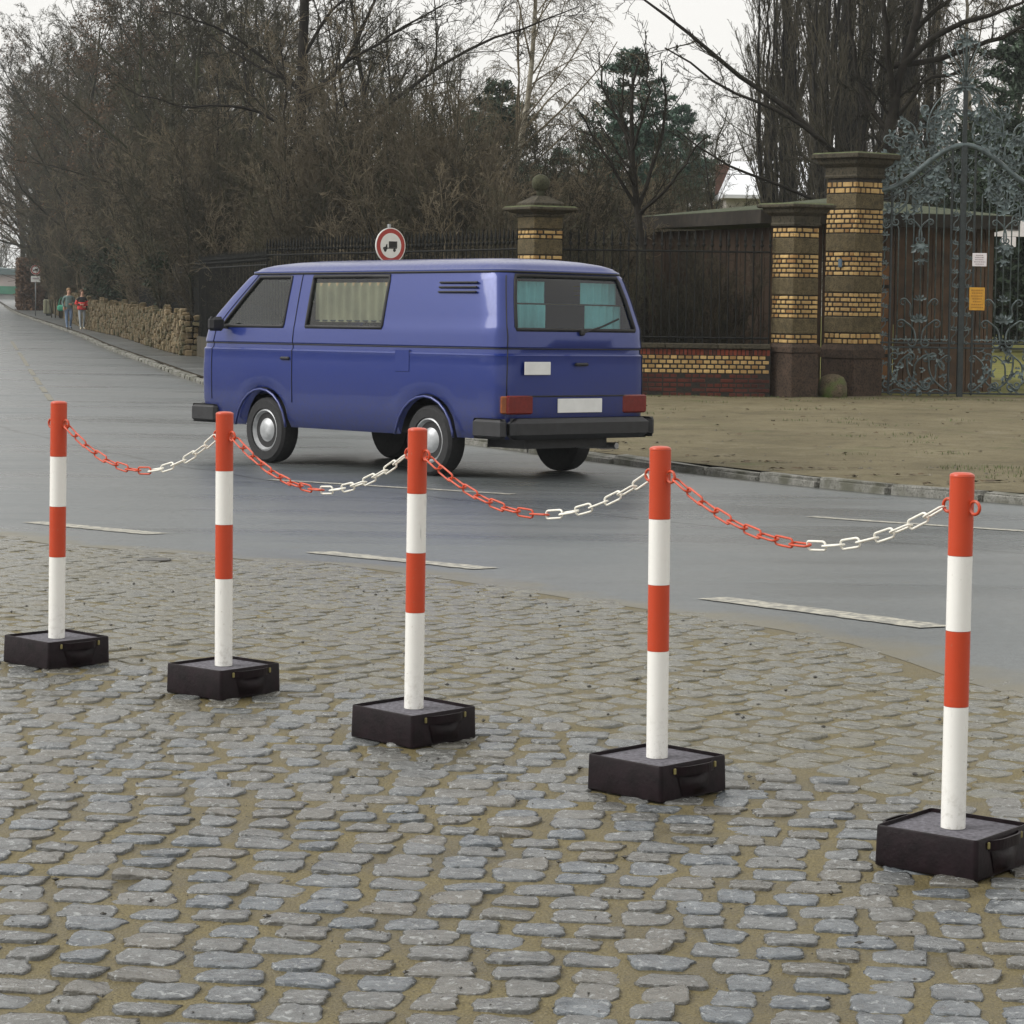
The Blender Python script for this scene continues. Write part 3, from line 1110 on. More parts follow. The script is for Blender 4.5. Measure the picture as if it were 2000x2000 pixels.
# ------------------------------------------------------------------ the blue van
def mat_carpaint():
    t = NT('blue_car_paint')
    n = t.noise(1.2, 3); n2 = t.noise(30, 3)
    sep = t.node('ShaderNodeSeparateXYZ')
    tc = t.node('ShaderNodeTexCoord')
    t.l.new(tc.outputs['Object'], sep.inputs[0])
    c = t.mix(n, (.008, .024, .17), (.011, .030, .20))
    dirt = t.math('MULTIPLY', t.math('SUBTRACT', .95, sep.outputs['Z'], clamp=True), 1.0)
    dirt = t.math('MULTIPLY', dirt, t.ramp(n2, [(.3, .3), (.7, 1.0)]))
    c = t.mix(dirt, c, (.045, .042, .05))
    t.set(c, t.ramp(n2, [(.3, .28), (.7, .40)]), .22, spec=.5, coat=.6)
    return t.mat
M['paint'] = mat_carpaint()
M['rubber'] = simple('black_rubber', (.012, .012, .013), .6, .3, 20)
M['bumper'] = simple('black_bumper_plastic', (.018, .018, .02), .5, .3, 12)
M['tyre'] = simple('tyre_rubber', (.02, .02, .021), .8, .3, 30)
M['hub'] = simple('light_grey_wheel', (.42, .43, .44), .4, .2, 12, metal=.3)
M['glass'] = mat_glass('window_glass', (.66, .76, .75))
M['platewhite'] = simple('white_plate', (.74, .74, .72), .4, .05, 10)
M['taillight'] = simple('red_tail_light', (.15, .012, .010), .2, .2, 30)
M['amber'] = simple('amber_indicator', (.22, .06, .012), .25, .2, 30)
M['curtain'] = simple('teal_curtain', (.22, .52, .56), .9, .15, 4)
M['tan_cloth'] = simple('beige_curtain', (.30, .24, .15), .9, .2, 4)
M['seat'] = simple('brown_seat_cloth', (.05, .04, .03), .9, .3, 8)
M['chrome'] = simple('grey_metal_trim', (.35, .35, .36), .3, .1, 10, metal=.8)
M['headlining'] = simple('pale_headlining', (.30, .29, .26), .9, .1, 8)

#        z     hw    xr     xf    r
VL = [(.36, .855, -2.22, 2.17, .14), (.44, .90, -2.265, 2.25, .15), (.60, .918, -2.285, 2.285, .16), (.74, .924, -2.285, 2.285, .16), (.86, .926, -2.285, 2.285, .16),
      (1.00, .926, -2.285, 2.285, .17), (1.075, .925, -2.285, 2.28, .17), (1.095, .929, -2.288, 2.28, .17), (1.112, .913, -2.272, 2.27, .17), (1.155, .910, -2.27, 2.262, .17),
      (1.172, .922, -2.28, 2.262, .17), (1.26, .913, -2.274, 2.24, .17), (1.325, .903, -2.264, 2.205, .14), (1.345, .897, -2.257, 2.19, .13), (1.45, .877, -2.228, 2.08, .13), (1.60, .847, -2.186, 1.91, .13), (1.755, .813, -2.14, 1.73, .14),
      (1.80, .802, -2.125, 1.68, .15), (1.832, .795, -2.115, 1.645, .21), (1.840, .806, -2.122, 1.655, .22), (1.852, .806, -2.12, 1.655, .22), (1.858, .79, -2.105, 1.63, .22),
      (1.885, .765, -2.085, 1.59, .24), (1.915, .70, -2.02, 1.50, .28), (1.942, .58, -1.90, 1.35, .32), (1.960, .42, -1.74, 1.15, .32), (1.970, .22, -1.5, .9, .2), (1.973, .05, -1.2, .6, .04)]
AXR, AXF, RA = -1.265, 1.195, .405
xs = [-1.98, -1.80]
xs += [AXR + RA * math.sin(a) for a in np.linspace(-PI / 2, PI / 2, 15)]
xs += [-.74, -.62, -.30, .0, .28, .52, .62, .70]
xs += [AXF + RA * math.sin(a) for a in np.linspace(-PI / 2, PI / 2, 15)]
xs += [1.80, 1.95, 2.03]
xs = sorted(xs)
# window door edge inside the front arch columns: snap
i_d0 = min(range(len(xs)), key=lambda i: abs(xs[i] - .87))
REARY = [.72, .60, .45, .3, .15, 0, -.15, -.3, -.45, -.60, -.72]
def vanx(x, lv):
    z, hw, xr, xf, r = lv
    wf = smooth01((x - .75) / (2.2 - .75)) if x > 0 else 0
    wr = smooth01((-1.1 - x) / (1.1)) if x < 0 else 0
    return x + wf * (xf - 2.285) + wr * (xr + 2.285)
def van_ring(li):
    lv = VL[li]
    z, hw, xr, xf, r = lv
    pts = []
    def zz(x):
        for xc in (AXR, AXF):
            d = abs(x - xc)
            if d <= RA + 1e-6 and z < .86:
                zb = .31 + math.sqrt(max(0, RA * RA - d * d))
                zb = max(zb, .36)
                return zb + (z - .36) / .5 * (.86 - zb)
        return z
    top = z > 1.87
    def side(sgn, order):
        for x in order:
            X = vanx(x, lv)
            if top:
                f = (x - xs[0]) / (xs[-1] - xs[0])
                X = (xr + r) + f * (xf - xr - 2 * r)
            # gentle barrel: the sides draw in a little towards both ends
            bar = .018 * abs(x / 2.2) ** 3
            pts.append((X, sgn * (hw - bar), zz(x)))
    side(1, xs)
    def corner(cx, cy_, a0):
        for k in range(1, 6):
            a = a0 - PI / 2 * k / 6
            pts.append((cx + r * math.cos(a), cy_ + r * math.sin(a), z))
    bar = .018
    corner(xf - r, hw - bar - r, PI / 2)
    for y in REARY:
        pts.append((xf + .05 * (1 - (y / .75) ** 2) * (z < 1.8), y * (hw - bar - r) / .745, z))
    corner(xf - r, -(hw - bar - r), 0)
    side(-1, xs[::-1])
    corner(xr + r, -(hw - bar - r), -PI / 2)
    for y in REARY[::-1]:
        pts.append((xr - .03 * (1 - (y / .75) ** 2) * (z < 1.8), y * (hw - bar - r) / .745, z))
    corner(xr + r, hw - bar - r, PI)
    return pts
rings = [van_ring(i) for i in range(len(VL))]
NS, NC, NR = len(xs), 5, len(REARY)
S_L, S_F, S_R, S_B = 0, NS + NC, NS + NC + NR + NC, NS + NC + NR + NC + NS + NC
NPT = len(rings[0])
LW0 = [i for i, v in enumerate(VL) if v[0] == 1.325][0]
LW1 = [i for i, v in enumerate(VL) if v[0] == 1.80][0]
def xi(x):
    return min(range(NS), key=lambda i: abs(xs[i] - x))
blocks = {'side_window': [(S_L + xi(-.62), S_L + xi(.52)), (S_R + NS - 1 - xi(.52), S_R + NS - 1 - xi(-.62))],
          'door_window': [(S_L + xi(.87), S_L + xi(1.95)), (S_R + NS - 1 - xi(1.95), S_R + NS - 1 - xi(.87))],
          'windscreen': [(S_F + 0, S_F + NR - 1)],
          'rear_window': [(S_B + 0, S_B + NR - 1)]}
hole = set()
for bl in blocks.values():
    for a, b in bl:
        for k in range(a, b):
            hole.add(k)
van = thing('van', 'blue panel van driving away to the left along the road', 'van')
mb = MB()
vv = [p for r_ in rings for p in r_]
ff = []
for i in range(len(VL) - 1):
    for k in range(NPT):
        if LW0 <= i < LW1 and k in hole:
            continue
        k2 = (k + 1) % NPT
        ff.append((i * NPT + k2, i * NPT + k, (i + 1) * NPT + k, (i + 1) * NPT + k2))
ff.append(tuple((len(VL) - 1) * NPT + k for k in range(NPT - 1, -1, -1)))
mb.add(vv, ff)
body = mb.build('body', M['paint'], van, 'auto')
for nm, bl in blocks.items():
    for a, b in bl:
        mb, mr = MB(), MB()
        w = b - a + 1
        pts = []
        cen = sum((Vector(rings[i][k]) for i in (LW0, LW1) for k in (a, b)), Vector()) / 4
        e1 = (Vector(rings[LW0][b]) - Vector(rings[LW0][a])).normalized()
        e2 = (Vector(rings[LW1][a]) - Vector(rings[LW0][a])).normalized()
        nrm = e1.cross(e2)
        if nrm.dot(Vector((cen.x * (1 if nm in ('windscreen', 'rear_window') else 0), cen.y, 0))) < 0:
            nrm = -nrm
        for i in range(LW0, LW1 + 1):
            for k in range(a, b + 1):
                pts.append(Vector(rings[i][k]) - nrm * .012)
        rr_ = LW1 - LW0 + 1
        mb.add(pts, [(i * w + k, i * w + k + 1, (i + 1) * w + k + 1, (i + 1) * w + k) for i in range(rr_ - 1) for k in range(w - 1)])
        g = mb.build(nm, M['glass'], van, True)
        loop = [pts[k] for k in range(w)] + [pts[i * w + w - 1] for i in range(1, rr_)] + [pts[(rr_ - 1) * w + k] for k in range(w - 2, -1, -1)] + [pts[i * w] for i in range(rr_ - 2, 0, -1)]
        mr.tube([p + nrm * .008 for p in loop], .019, 6, closed=True)
        mr.build('window_rubber', M['rubber'], g, True)
# underbody, wheel wells, interior
mb = MB()
mb.box((-.03, 0, .50), (4.25, 1.22, .28))
mb.box((-.035, 0, .745), (4.35, 1.76, .05))
mb.box((-1.9, 0, .42), (.5, 1.0, .30))
mb.build('underbody', M['bumper'], van)
for xc in (AXR, AXF):
    for s_ in (1, -1):
        mb = MB()
        arcp = [(xc + RA * math.sin(a), .31 + RA * math.cos(a)) for a in np.linspace(-PI / 2, PI / 2, 13)]
        mb.tube([(x, s_ * .925, max(z, .36)) for x, z in arcp], .013, 6)
        mb.build('wheel_arch_lip', M['paint'], van, True)
for xc in (AXR, AXF):
    for s_ in (1, -1):
        mb = MB()
        Mx = Matrix.Translation((xc, s_ * .78, .318)) @ Matrix.Rotation(-s_ * PI / 2, 4, 'X')
        prof = [(.20, -.10), (.285, -.10), (.312, -.075), (.318, -.03), (.318, .03), (.312, .075), (.285, .10), (.21, .10), (.20, .06)]
        m0 = MB(); m0.lathe(prof, n=36)
        mb.add([Mx @ Vector(p) for p in m0.v], m0.f)
        wh = mb.build('wheel', M['tyre'], van, 'auto')
        mb = MB()
        m0 = MB(); m0.lathe([(.205, -.05), (.205, .085), (.19, .092), (.17, .06), (.12, .055), (.085, .085), (.05, .095), (.01, .097)], n=30)
        mb.add([Mx @ Vector(p) for p in m0.v], m0.f)
        mb.build('rim', M['hub'], wh, 'auto')
mb = MB()
mb.box((-2.315, 0, .455), (.13, 1.70, .19), bev=.045)
for s_ in (1, -1):
    mb.box((-2.13, s_ * .905, .455), (.42, .075, .18), bev=.03)
mb.build('rear_bumper', M['bumper'], van)
mb = MB()
mb.box((2.32, 0, .455), (.12, 1.70, .19), bev=.045)
for s_ in (1, -1):
    mb.box((2.14, s_ * .905, .455), (.42, .075, .18), bev=.03)
mb.build('front_bumper', M['bumper'], van)
mb = MB()
mb.box((-2.319, 0, .655), (.012, .54, .125), bev=.003)
mb.build('number_plate', M['platewhite'], van)
for s_ in (1, -1):
    mb = MB()
    mb.box((-2.285, s_ * .70, .665), (.05, .30, .165), bev=.012)
    tl = mb.build('tail_light', M['taillight'], van)
    mb = MB()
    mb.box((-2.275, s_ * .845, .665), (.052, .085, .155), mat=Matrix.Translation((-2.262, s_ * .842, .665)) @ Matrix.Rotation(-s_ * .5, 4, 'Z'), bev=.01)
    mb.build('indicator', M['amber'], tl)
mb = MB()
mb.box((-2.322, .52, .985), (.010, .31, .115), bev=.004)
st = mb.build('white_plaque', M['platewhite'], van)
# tailgate joint, door joints, crease shade line
mb = MB()
def proud(k, li, out=.003):
    p = Vector(rings[li][k])
    c = Vector((p.x * .6, 0, p.z))
    d = (p - c); d.z = 0
    return p + d.normalized() * out
lv_idx = [i for i, v in enumerate(VL) if .74 <= v[0] <= 1.80]
n_gap = 0
def gap(pts, r_):
    mb = MB()
    mb.tube(pts, r_, 5)
    mb.build('panel_gap', M['rubber'], van, True)
for k in (S_B - 2, S_B + NR + 1):
    gap([proud(k, i) for i in lv_idx], .005)
li = [i for i, v in enumerate(VL) if v[0] == .74][0]
gap([proud(k, li) for k in range(S_B - 2, S_B + NR + 2)], .007)
for xk in (xi(.70), xi(2.03)):
    gap([proud(S_L + xk, i) for i in range(2, LW1 + 2)], .004)
    gap([proud(S_R + NS - 1 - xk, i) for i in range(2, LW1 + 2)], .004)
mb = MB()
li = [i for i, v in enumerate(VL) if v[0] == 1.155][0]
mb.tube([proud(k, li, .004) for k in range(NPT)], .006, 5, closed=True)  # black strip laid in the crease groove, standing in for its shade
mb.build('crease_shade_line', M['rubber'], van, True)
mb = MB()
li = [i for i, v in enumerate(VL) if v[0] == 1.832][0]
mb.tube([proud(k, li, .004) for k in range(NPT)], .012, 5, closed=True)
mb.build('rain_gutter', M['rubber'], van, True)
# air louvres high on the rear side panels
for s_ in (1, -1):
    mb = MB()
    for j in range(3):
        zc = 1.735 - j * .042
        hw = .903 - (zc - 1.325) / (1.755 - 1.325) * .09
        mb.box((-1.60, s_ * (hw + .004), zc), (.52, .022, .018), bev=.006)
    mb.build('air_louvre', M['rubber'], van)
# handles
mb = MB()
mb.box((.80, .935, 1.02), (.14, .03, .03), bev=.01)
mb.box((.80, -.935, 1.02), (.14, .03, .03), bev=.01)
mb.box((-2.335, 0, 1.02), (.03, .16, .03), bev=.01)
mb.build('door_handle', M['bumper'], van)
mb = MB()
mb.tube([(-2.315, -.02, 1.30), (-2.285, -.30, 1.36), (-2.262, -.52, 1.43)], .009, 6)
mb.box((-2.315, -.02, 1.30), (.04, .05, .05), bev=.01)
mb.build('rear_wiper', M['rubber'], van)
mb = MB()
mb.box((-.95, .926, 1.03), (.20, .008, .20), bev=.003)
mb.build('fuel_flap', M['paint'], van)
for s_ in (1, -1):
    mb = MB()
    mb.box((1.80, s_ * 1.03, 1.34), (.09, .17, .14), bev=.03)
    mb.tube([(1.78, s_ * .88, 1.30), (1.80, s_ * .98, 1.31)], .012, 6)
    mb.build('wing_mirror', M['bumper'], van)
    mb = MB()
    mb.box((2.27, s_ * .62, .92), (.06, .22, .20), bev=.05)
    mb.build('headlight', M['platewhite'], van)
mb = MB()
mb.tube([(-1.7, -.55, .27), (-2.2, -.58, .28)], .03, 8)
mb.build('exhaust_pipe', M['chrome'], van)
# inside: seats, curtains
for y in (-.42, .42):
    mb = MB()
    mb.box((1.10, y, .98), (.50, .52, .14), bev=.05)
    mb.box((.86, y, 1.28), (.14, .50, .58), mat=Matrix.Translation((.84, y, 1.28)) @ Matrix.Rotation(-.2, 4, 'Y'), bev=.05)
    mb.box((.80, y, 1.62), (.10, .26, .16), bev=.04)
    mb.build('seat', M['seat'], van)
def curtain(p0, p1, z0, z1, mat, folds=5, name='curtain'):
    mb = MB()
    n = folds * 6
    p0, p1 = Vector(p0), Vector(p1)
    d = (p1 - p0)
    nrm = Vector((-d.y, d.x, 0)).normalized()
    vs_ = []
    for zq in (z0, (z0 + z1) / 2, z1):
        for k in range(n + 1):
            t = k / n
            vs_.append(tuple(p0 + d * t + nrm * .012 * math.sin(t * folds * 2 * PI) + Vector((0, 0, zq))))
    m_ = n + 1
    mb.add(vs_, [(r * m_ + k, r * m_ + k + 1, (r + 1) * m_ + k + 1, (r + 1) * m_ + k) for r in range(2) for k in range(n)])
    return mb.build(name, mat, van, True)
curtain((-2.10, .72, 0), (-2.13, .26, 0), 1.34, 1.545, M['curtain'])
curtain((-2.06, .70, 0), (-2.09, .24, 0), 1.56, 1.75, M['curtain'])
curtain((-2.13, -.22, 0), (-2.10, -.70, 0), 1.34, 1.545, M['curtain'])
curtain((-2.09, -.20, 0), (-2.06, -.68, 0), 1.56, 1.75, M['curtain'])
curtain((-.60, .80, 0), (.50, .80, 0), 1.37, 1.74, M['tan_cloth'], 9)
mb = MB()
mb.tube([(-2.10, .74, 1.552), (-2.12, -.74, 1.552)], .008, 6)
mb.tube([(-.62, .80, 1.385), (.52, .80, 1.385)], .007, 6)
mb.build('curtain_rod', M['rubber'], van)
th = math.radians(180 - 48)
RLc = Vector((-.11, 23.26))
dv = Vector((math.cos(th), math.sin(th)))
nl_ = Vector((-dv.y, dv.x))
vc = RLc + dv * 2.40 - nl_ * .97
zup = Vector((0, .0154, 1)).normalized()
xax = Vector((dv.x, dv.y, -dv.y * .0154)).normalized()
yax = zup.cross(xax)
VM = Matrix((xax, yax, zup)).transposed().to_4x4()
VM = Matrix.Translation((vc.x, vc.y, G(vc.y) + .008)) @ VM @ Matrix.Scale(1.05, 4)
van.matrix_world = VM

# ------------------------------------------------------------------ pillars, low wall, fence
def brick_me(mat, L, Hh, D, name='brick'):
    mb = MB()
    mb.box((0, 0, 0), (L, D, Hh), bev=.006)
    return mb.mesh(name, mat)
def pillar(name, label, loc, rz, w, spec, finial=False):
    """spec: list of (kind, z0, z1) in world heights"""
    t = thing(name, label, 'pillar', (loc[0], loc[1], 0), rz)
    hw = w / 2
    core = MB()
    zlo = min(s[1] for s in spec if s[0].startswith('brick'))
    zhi = max(s[2] for s in spec)
    core.box((0, 0, (zlo + zhi - .4) / 2), (w - .03, w - .03, zhi - .4 - zlo))
    core.build('mortar', M['mortar'], t)
    far = MB()
    rb_ = random.Random(hash(name) % 1000 + 4)
    cache = {}
    for kind, z0, z1 in spec:
        if kind.startswith('brick'):
            n = int(kind[5:])
            rh = (z1 - z0) / n
            for r_ in range(n):
                z = z0 + rh * (r_ + .5)
                for f in range(4):
                    Rf = Matrix.Rotation(f * PI / 2, 4, 'Z')
                    # bond: headers and stretchers, shifted each course
                    u = -hw
                    pat = [.115, .115, .115, .24, .115] if (r_ + f) % 2 == 0 else [.06, .115, .24, .115, .115]
                    pi_ = 0
                    while u < hw - .03:
                        L = min(pat[pi_ % len(pat)], hw - u)
                        pi_ += 1
                        if L < .04:
                            break
                        c = u + L / 2
                        u += L + .006
                        key = (round(L, 3), round(rh, 3))
                        if key not in cache:
                            cache[key] = brick_me(M['ybrick'], max(.02, L - .026), rh - .027, .05)
                        Mx = Rf @ Matrix.Translation((c, -hw + .025 - rb_.uniform(0, .006), z)) @ Matrix.Rotation(rb_.uniform(-.02, .02), 4, 'Y')
                        if f in (0, 3):
                            link('brick', cache[key], t, Mx)
                        else:
                            far.box((0, 0, 0), (max(.02, L - .016), .05, rh - .022), mat=Mx)
        elif kind == 'stone':
            m = MB()
            half = w / 2 + .006
            nb = 2
            for f in range(4):
                pass
            m.box((0, 0, (z0 + z1) / 2), (2 * half, 2 * half, z1 - z0 - .012), bev=.012)
            m.build('stone_block', M['sandstone'], t)
        elif kind == 'cornice':
            m = MB()
            q = [(hw + .02, z0), (hw + .03, z0 + .03), (hw + .015, z0 + .06), (hw + .02, z0 + (z1 - z0) * .55), (hw + .10, z0 + (z1 - z0) * .75), (hw + .13, z1)]
            m.lathe([(a * math.sqrt(2), z) for a, z in q], n=4)
            m.build('cornice', M['capstone'], t)
        elif kind == 'cap':
            m = MB()
            m.lathe([(a * math.sqrt(2), z) for a, z in ((hw + .17, z0), (hw + .20, z0 + .02), (hw + .20, z1 - .015), (hw + .19, z1))], n=4)
            cp = m.build('cap_slab', M['capstone'], t)
            m = MB()
            m.lathe([(a * math.sqrt(2), z) for a, z in ((hw + .19, z1 + .001), (hw + .15, z1 + .022), (.02, z1 + .035))], n=4)
            m.build('cap_moss', M['capmoss'], cp)
        elif kind == 'moulding':
            m = MB()
            q = [(hw + .05, z0), (hw + .05, z0 + (z1 - z0) * .6), (hw + .02, z0 + (z1 - z0) * .85), (hw + .005, z1)]
            m.lathe([(a * math.sqrt(2), z) for a, z in q], n=4)
            m.build('moulding', M['plinth'], t)
        elif kind == 'plinth':
            m = MB()
            m.box((0, 0, (z0 + z1) / 2), (w + .06, w + .06, z1 - z0), bev=.02)
            m.build('plinth', M['plinth'], t)
    fb = far.build('rear_bricks', M['ybrick'], t)
    fb['kind'] = 'stuff'
    if finial:
        zt = max(s[2] for s in spec)
        m = MB()
        m.lathe([(a * math.sqrt(2), zt + z) for a, z in ((.30, .03), (.30, .07), (.22, .12), (.14, .17), (.10, .20))], n=4)
        m.build('pedestal', M['capstone'], t)
        m = MB()
        prof = [(.07, .19), (.06, .23), (.075, .26)] + [(.155 * math.sin(a), .415 - .155 * math.cos(a)) for a in np.linspace(.45, PI - .02, 14)]
        m.lathe([(r_, zt + z) for r_, z in prof], n=24)
        m.build('ball_finial', M['ballstone'], t, True)
    return t

def vz(y):
    return G(y) + .09
gz = vz(44.4) - .08
big = pillar('gate_pillar', 'tall yellow banded brick pillar carrying the wrought iron gate', (5.955, 44.93), math.radians(40), .70,
             [('cap', 3.80, 3.89), ('cornice', 3.47, 3.80), ('brick2', 3.20, 3.41), ('stone', 2.93, 3.20), ('brick5', 2.51, 2.93), ('stone', 2.19, 2.51), ('brick5', 1.77, 2.19),
              ('stone', 1.48, 1.77), ('brick5', 1.06, 1.48), ('stone', .775, 1.06), ('brick2', .58, .775), ('moulding', .34, .58), ('plinth', gz, .34)])
small = pillar('fence_pillar', 'shorter yellow banded brick pillar at the end of the iron fence, left of the gate pillar', (4.81, 43.85), math.radians(35), .555,
               [('cap', 2.90, 2.965), ('cornice', 2.60, 2.90), ('brick2', 2.40, 2.575), ('stone', 2.12, 2.40), ('brick5', 1.72, 2.12), ('stone', 1.42, 1.72), ('brick5', 1.03, 1.42),
                ('stone', .757, 1.03), ('brick2', .597, .757), ('moulding', .45, .597), ('plinth', gz, .45)])
ball = pillar('fence_pillar', 'brick pillar crowned by a mossy stone ball, behind the roof of the van', (.44, 43.85), math.radians(30), .555,
              [('cap', 2.80, 2.86), ('cornice', 2.70, 2.80), ('stone', 2.49, 2.70), ('brick2', 2.32, 2.475), ('stone', 2.05, 2.32), ('brick5', 1.65, 2.05), ('stone', 1.35, 1.65), ('brick5', .96, 1.35),
               ('stone', .70, .96), ('brick2', .54, .70), ('moulding', .40, .54), ('plinth', gz, .40)], True)
# guard stone and small plaque on the big pillar
mb = MB()
mb.lathe([(.25, 0), (.255, .18), (.24, .30), (.19, .40), (.10, .445), (.02, .455)], n=20)
o_ = mb.build('guard_stone', M['guard'], None, True)
o_.location = (5.52, 44.12, vz(44.1) - .06)
tag(o_, 'rounded mossy guard stone at the foot of the tall gate pillar', 'guard stone')
pl = MB()
pl.box((0, 0, 0), (.09, .03, .15), bev=.012)
pq = pl.build('plaque', simple('blue_grey_plaque', (.10, .16, .22), .3, .3, 40), None)
_f = Matrix.Rotation(math.radians(40), 4, 'Z') @ Matrix.Rotation(-PI / 2, 4, 'Z')
pq.matrix_world = Matrix.Translation((5.955, 44.93, 1.99)) @ _f @ Matrix.Translation((.02, -.372, 0))
tag(pq, 'small blue grey plaque fixed to the yellow bricks of the gate pillar', 'plaque')

# low brick wall under the fence between the two pillars
def low_wall(x0, x1, y):
    t = thing('low_brick_wall', 'low wall of yellow and red bricks under the iron fence, right of the van', 'wall', ((x0 + x1) / 2, y, 0))
    w = x1 - x0
    z0 = vz(y) - .06
    core = MB()
    core.box((0, .0, (z0 + .49) / 2), (w, .30, .49 - z0))
    core.build('mortar', M['mortar'], t)
    cp = MB()
    n = 4
    for i in range(n):
        cp = MB()
        cp.box((-w / 2 + w / n * (i + .5), 0, .535), (w / n - .008, .42, .085), bev=.012)
        cp.build('coping_stone', M['capstone'], t)
    rb_ = random.Random(77)
    sold = brick_me(M['rbrick'], .058, .098, .05)
    n = int(w / .0705)
    for i in range(n):
        link('brick', sold, t, Matrix.Translation((-w / 2 + .035 + i * .0705, -.128 - rb_.uniform(0, .008), .43)))
    yb = brick_me(M['ybrick'], .102, .056, .05)
    for r_ in range(4):
        z = .343 - r_ * .0795
        u = -w / 2 + (.06 if r_ % 2 else .0)
        while u < w / 2 - .08:
            L = .122
            link('brick', yb, t, Matrix.Translation((u + L / 2, -.128 - rb_.uniform(0, .008), z)) @ Matrix.Rotation(rb_.uniform(-.02, .02), 4, 'Y'))
            u += L + .004
    lowb = MB()
    for r_ in range(5):
        z = .343 - (r_ + 4) * .0795
        u = -w / 2 + (.06 if r_ % 2 else .0)
        while u < w / 2 - .08:
            L = .24 if r_ % 2 else .122
            lowb.box((min(u + L / 2, w / 2 - L / 2), -.124 - rb_.uniform(0, .008), z), (L - .012, .05, .060), bev=.006)
            u += L + .004
    lb = lowb.build('base_bricks', M['rbrick_dark'], t)
    lb['kind'] = 'stuff'
low_wall(.80, 4.40, 43.85)

def fence(name, label, A, B, zr, top, zb, step, group=None, rail_low=True, bar_r=.012):
    """picket fence of round bars with spear tips between two ground points"""
    A, B = Vector(A), Vector(B)
    L = (B - A).length
    t = thing(name, label, 'fence', (A.x, A.y, A.z), math.atan2(B.y - A.y, B.x - A.x), group)
    dz = B.z - A.z
    mb = MB()
    mb.tube([(0, 0, zb), (0, 0, zr), (0, 0, zr + .10)], bar_r, 6)
    h = top - zr
    mb.lathe([(bar_r, zr + .07), (.034, zr + .10), (.034, zr + .125), (.014, zr + .145), (.030, zr + h * .55), (.018, zr + h * .75), (.003, zr + h)], n=6)
    me = mb.mesh('picket', M['fence'])
    n = int(L / step)
    for i in range(n + 1):
        link('picket', me, t, Matrix.Translation((i * L / n, 0, dz * i / n)))
    for z in (zr, zb + .10) if rail_low else (zr,):
        r_ = MB()
        r_.tube([(0, 0, z), (L, 0, z + dz)], .017, 4)
        r_.build('rail', M['fence'], t)
    return t
fence('iron_fence', 'black iron picket fence with spear tips standing on the low brick wall', (.82, 43.85, 0), (4.38, 43.85, 0), 2.15, 2.52, .575, .142)
fence('iron_fence', 'black iron picket fence behind the roof of the van, left of the ball pillar', (.05, 44.0, 0), (-5.2, 54.0, -.04), 2.15, 2.52, .30, .16)
fence('iron_fence', 'dark iron picket fence between the van and the rubble wall', (-5.2, 54.2, -.04), (-8.1, 66.0, -.06), 1.95, 2.3, .1, .24)
fence('iron_fence', 'dark iron picket fence rising behind the rubble stone wall', (-8.0, 67.0, -.06), (-17.6, 112.0, -.12), 1.9, 2.25, .4, .26, bar_r=.016)
mb = MB()
for (a, b) in (((.05, 44.0), (-5.2, 54.0)), ((-5.2, 54.0), (-8.0, 66.0))):
    a, b = Vector(a), Vector(b)
    c = (a + b) / 2
    mb.box((c.x, c.y, vz(c.y) + .2), ((b - a).length, .3, .62), rz=math.atan2(b.y - a.y, b.x - a.x))
o_ = mb.build('plinth_wall', M['capstone'])
tag(o_, 'low dark brick plinth under the fence behind the van', 'wall')

# ------------------------------------------------------------------ rubble stone wall along the pavement
RW = catmull([(-8.30, 66.2), (-10.6, 76.5), (-13.95, 92.4), (-18.6, 112.2), (-26.2, 149.6), (-30.6, 170.0)], 12)
RWs = resample(RW, .05)
rwd = np.r_[0, np.cumsum(np.linalg.norm(np.diff(RWs, axis=0), axis=1))]
rub = thing('rubble_wall', 'old rubble stone wall along the pavement behind the two walkers', 'wall', (0, 0, 0))
core, lots, cope = MB(), MB(), MB()
RWc = resample(RW, 1.0)
def wall_h(d):
    return 1.02 + .34 * min(1, d / 90) + .08 * math.sin(d * 1.3) + .06 * math.sin(d * 3.7 + 1)
for i in range(len(RWc) - 1):
    a, b = Vector(RWc[i]), Vector(RWc[i + 1])
    c = (a + b) / 2
    ang = math.atan2(b.y - a.y, b.x - a.x)
    h = wall_h(i) - .12
    core.box((c.x, c.y, vz(c.y) + h / 2 - .05), ((b - a).length + .02, .16, h), rz=ang)
core.build('wall_core', M['mortar'], rub)
rw = random.Random(21)
rub_me = []
for v in range(10):
    bm = bmesh.new()
    bmesh.ops.create_cube(bm, size=1)
    bmesh.ops.bevel(bm, geom=bm.edges[:], offset=.16, segments=1, affect='EDGES')
    for q in bm.verts:
        q.co *= rw.uniform(.85, 1.12)
    me = bpy.data.meshes.new('wall_stone')
    bm.to_mesh(me); bm.free()
    me.materials.append(M['rubble'])
    rub_me.append(me)
cnt = 0
d = .08
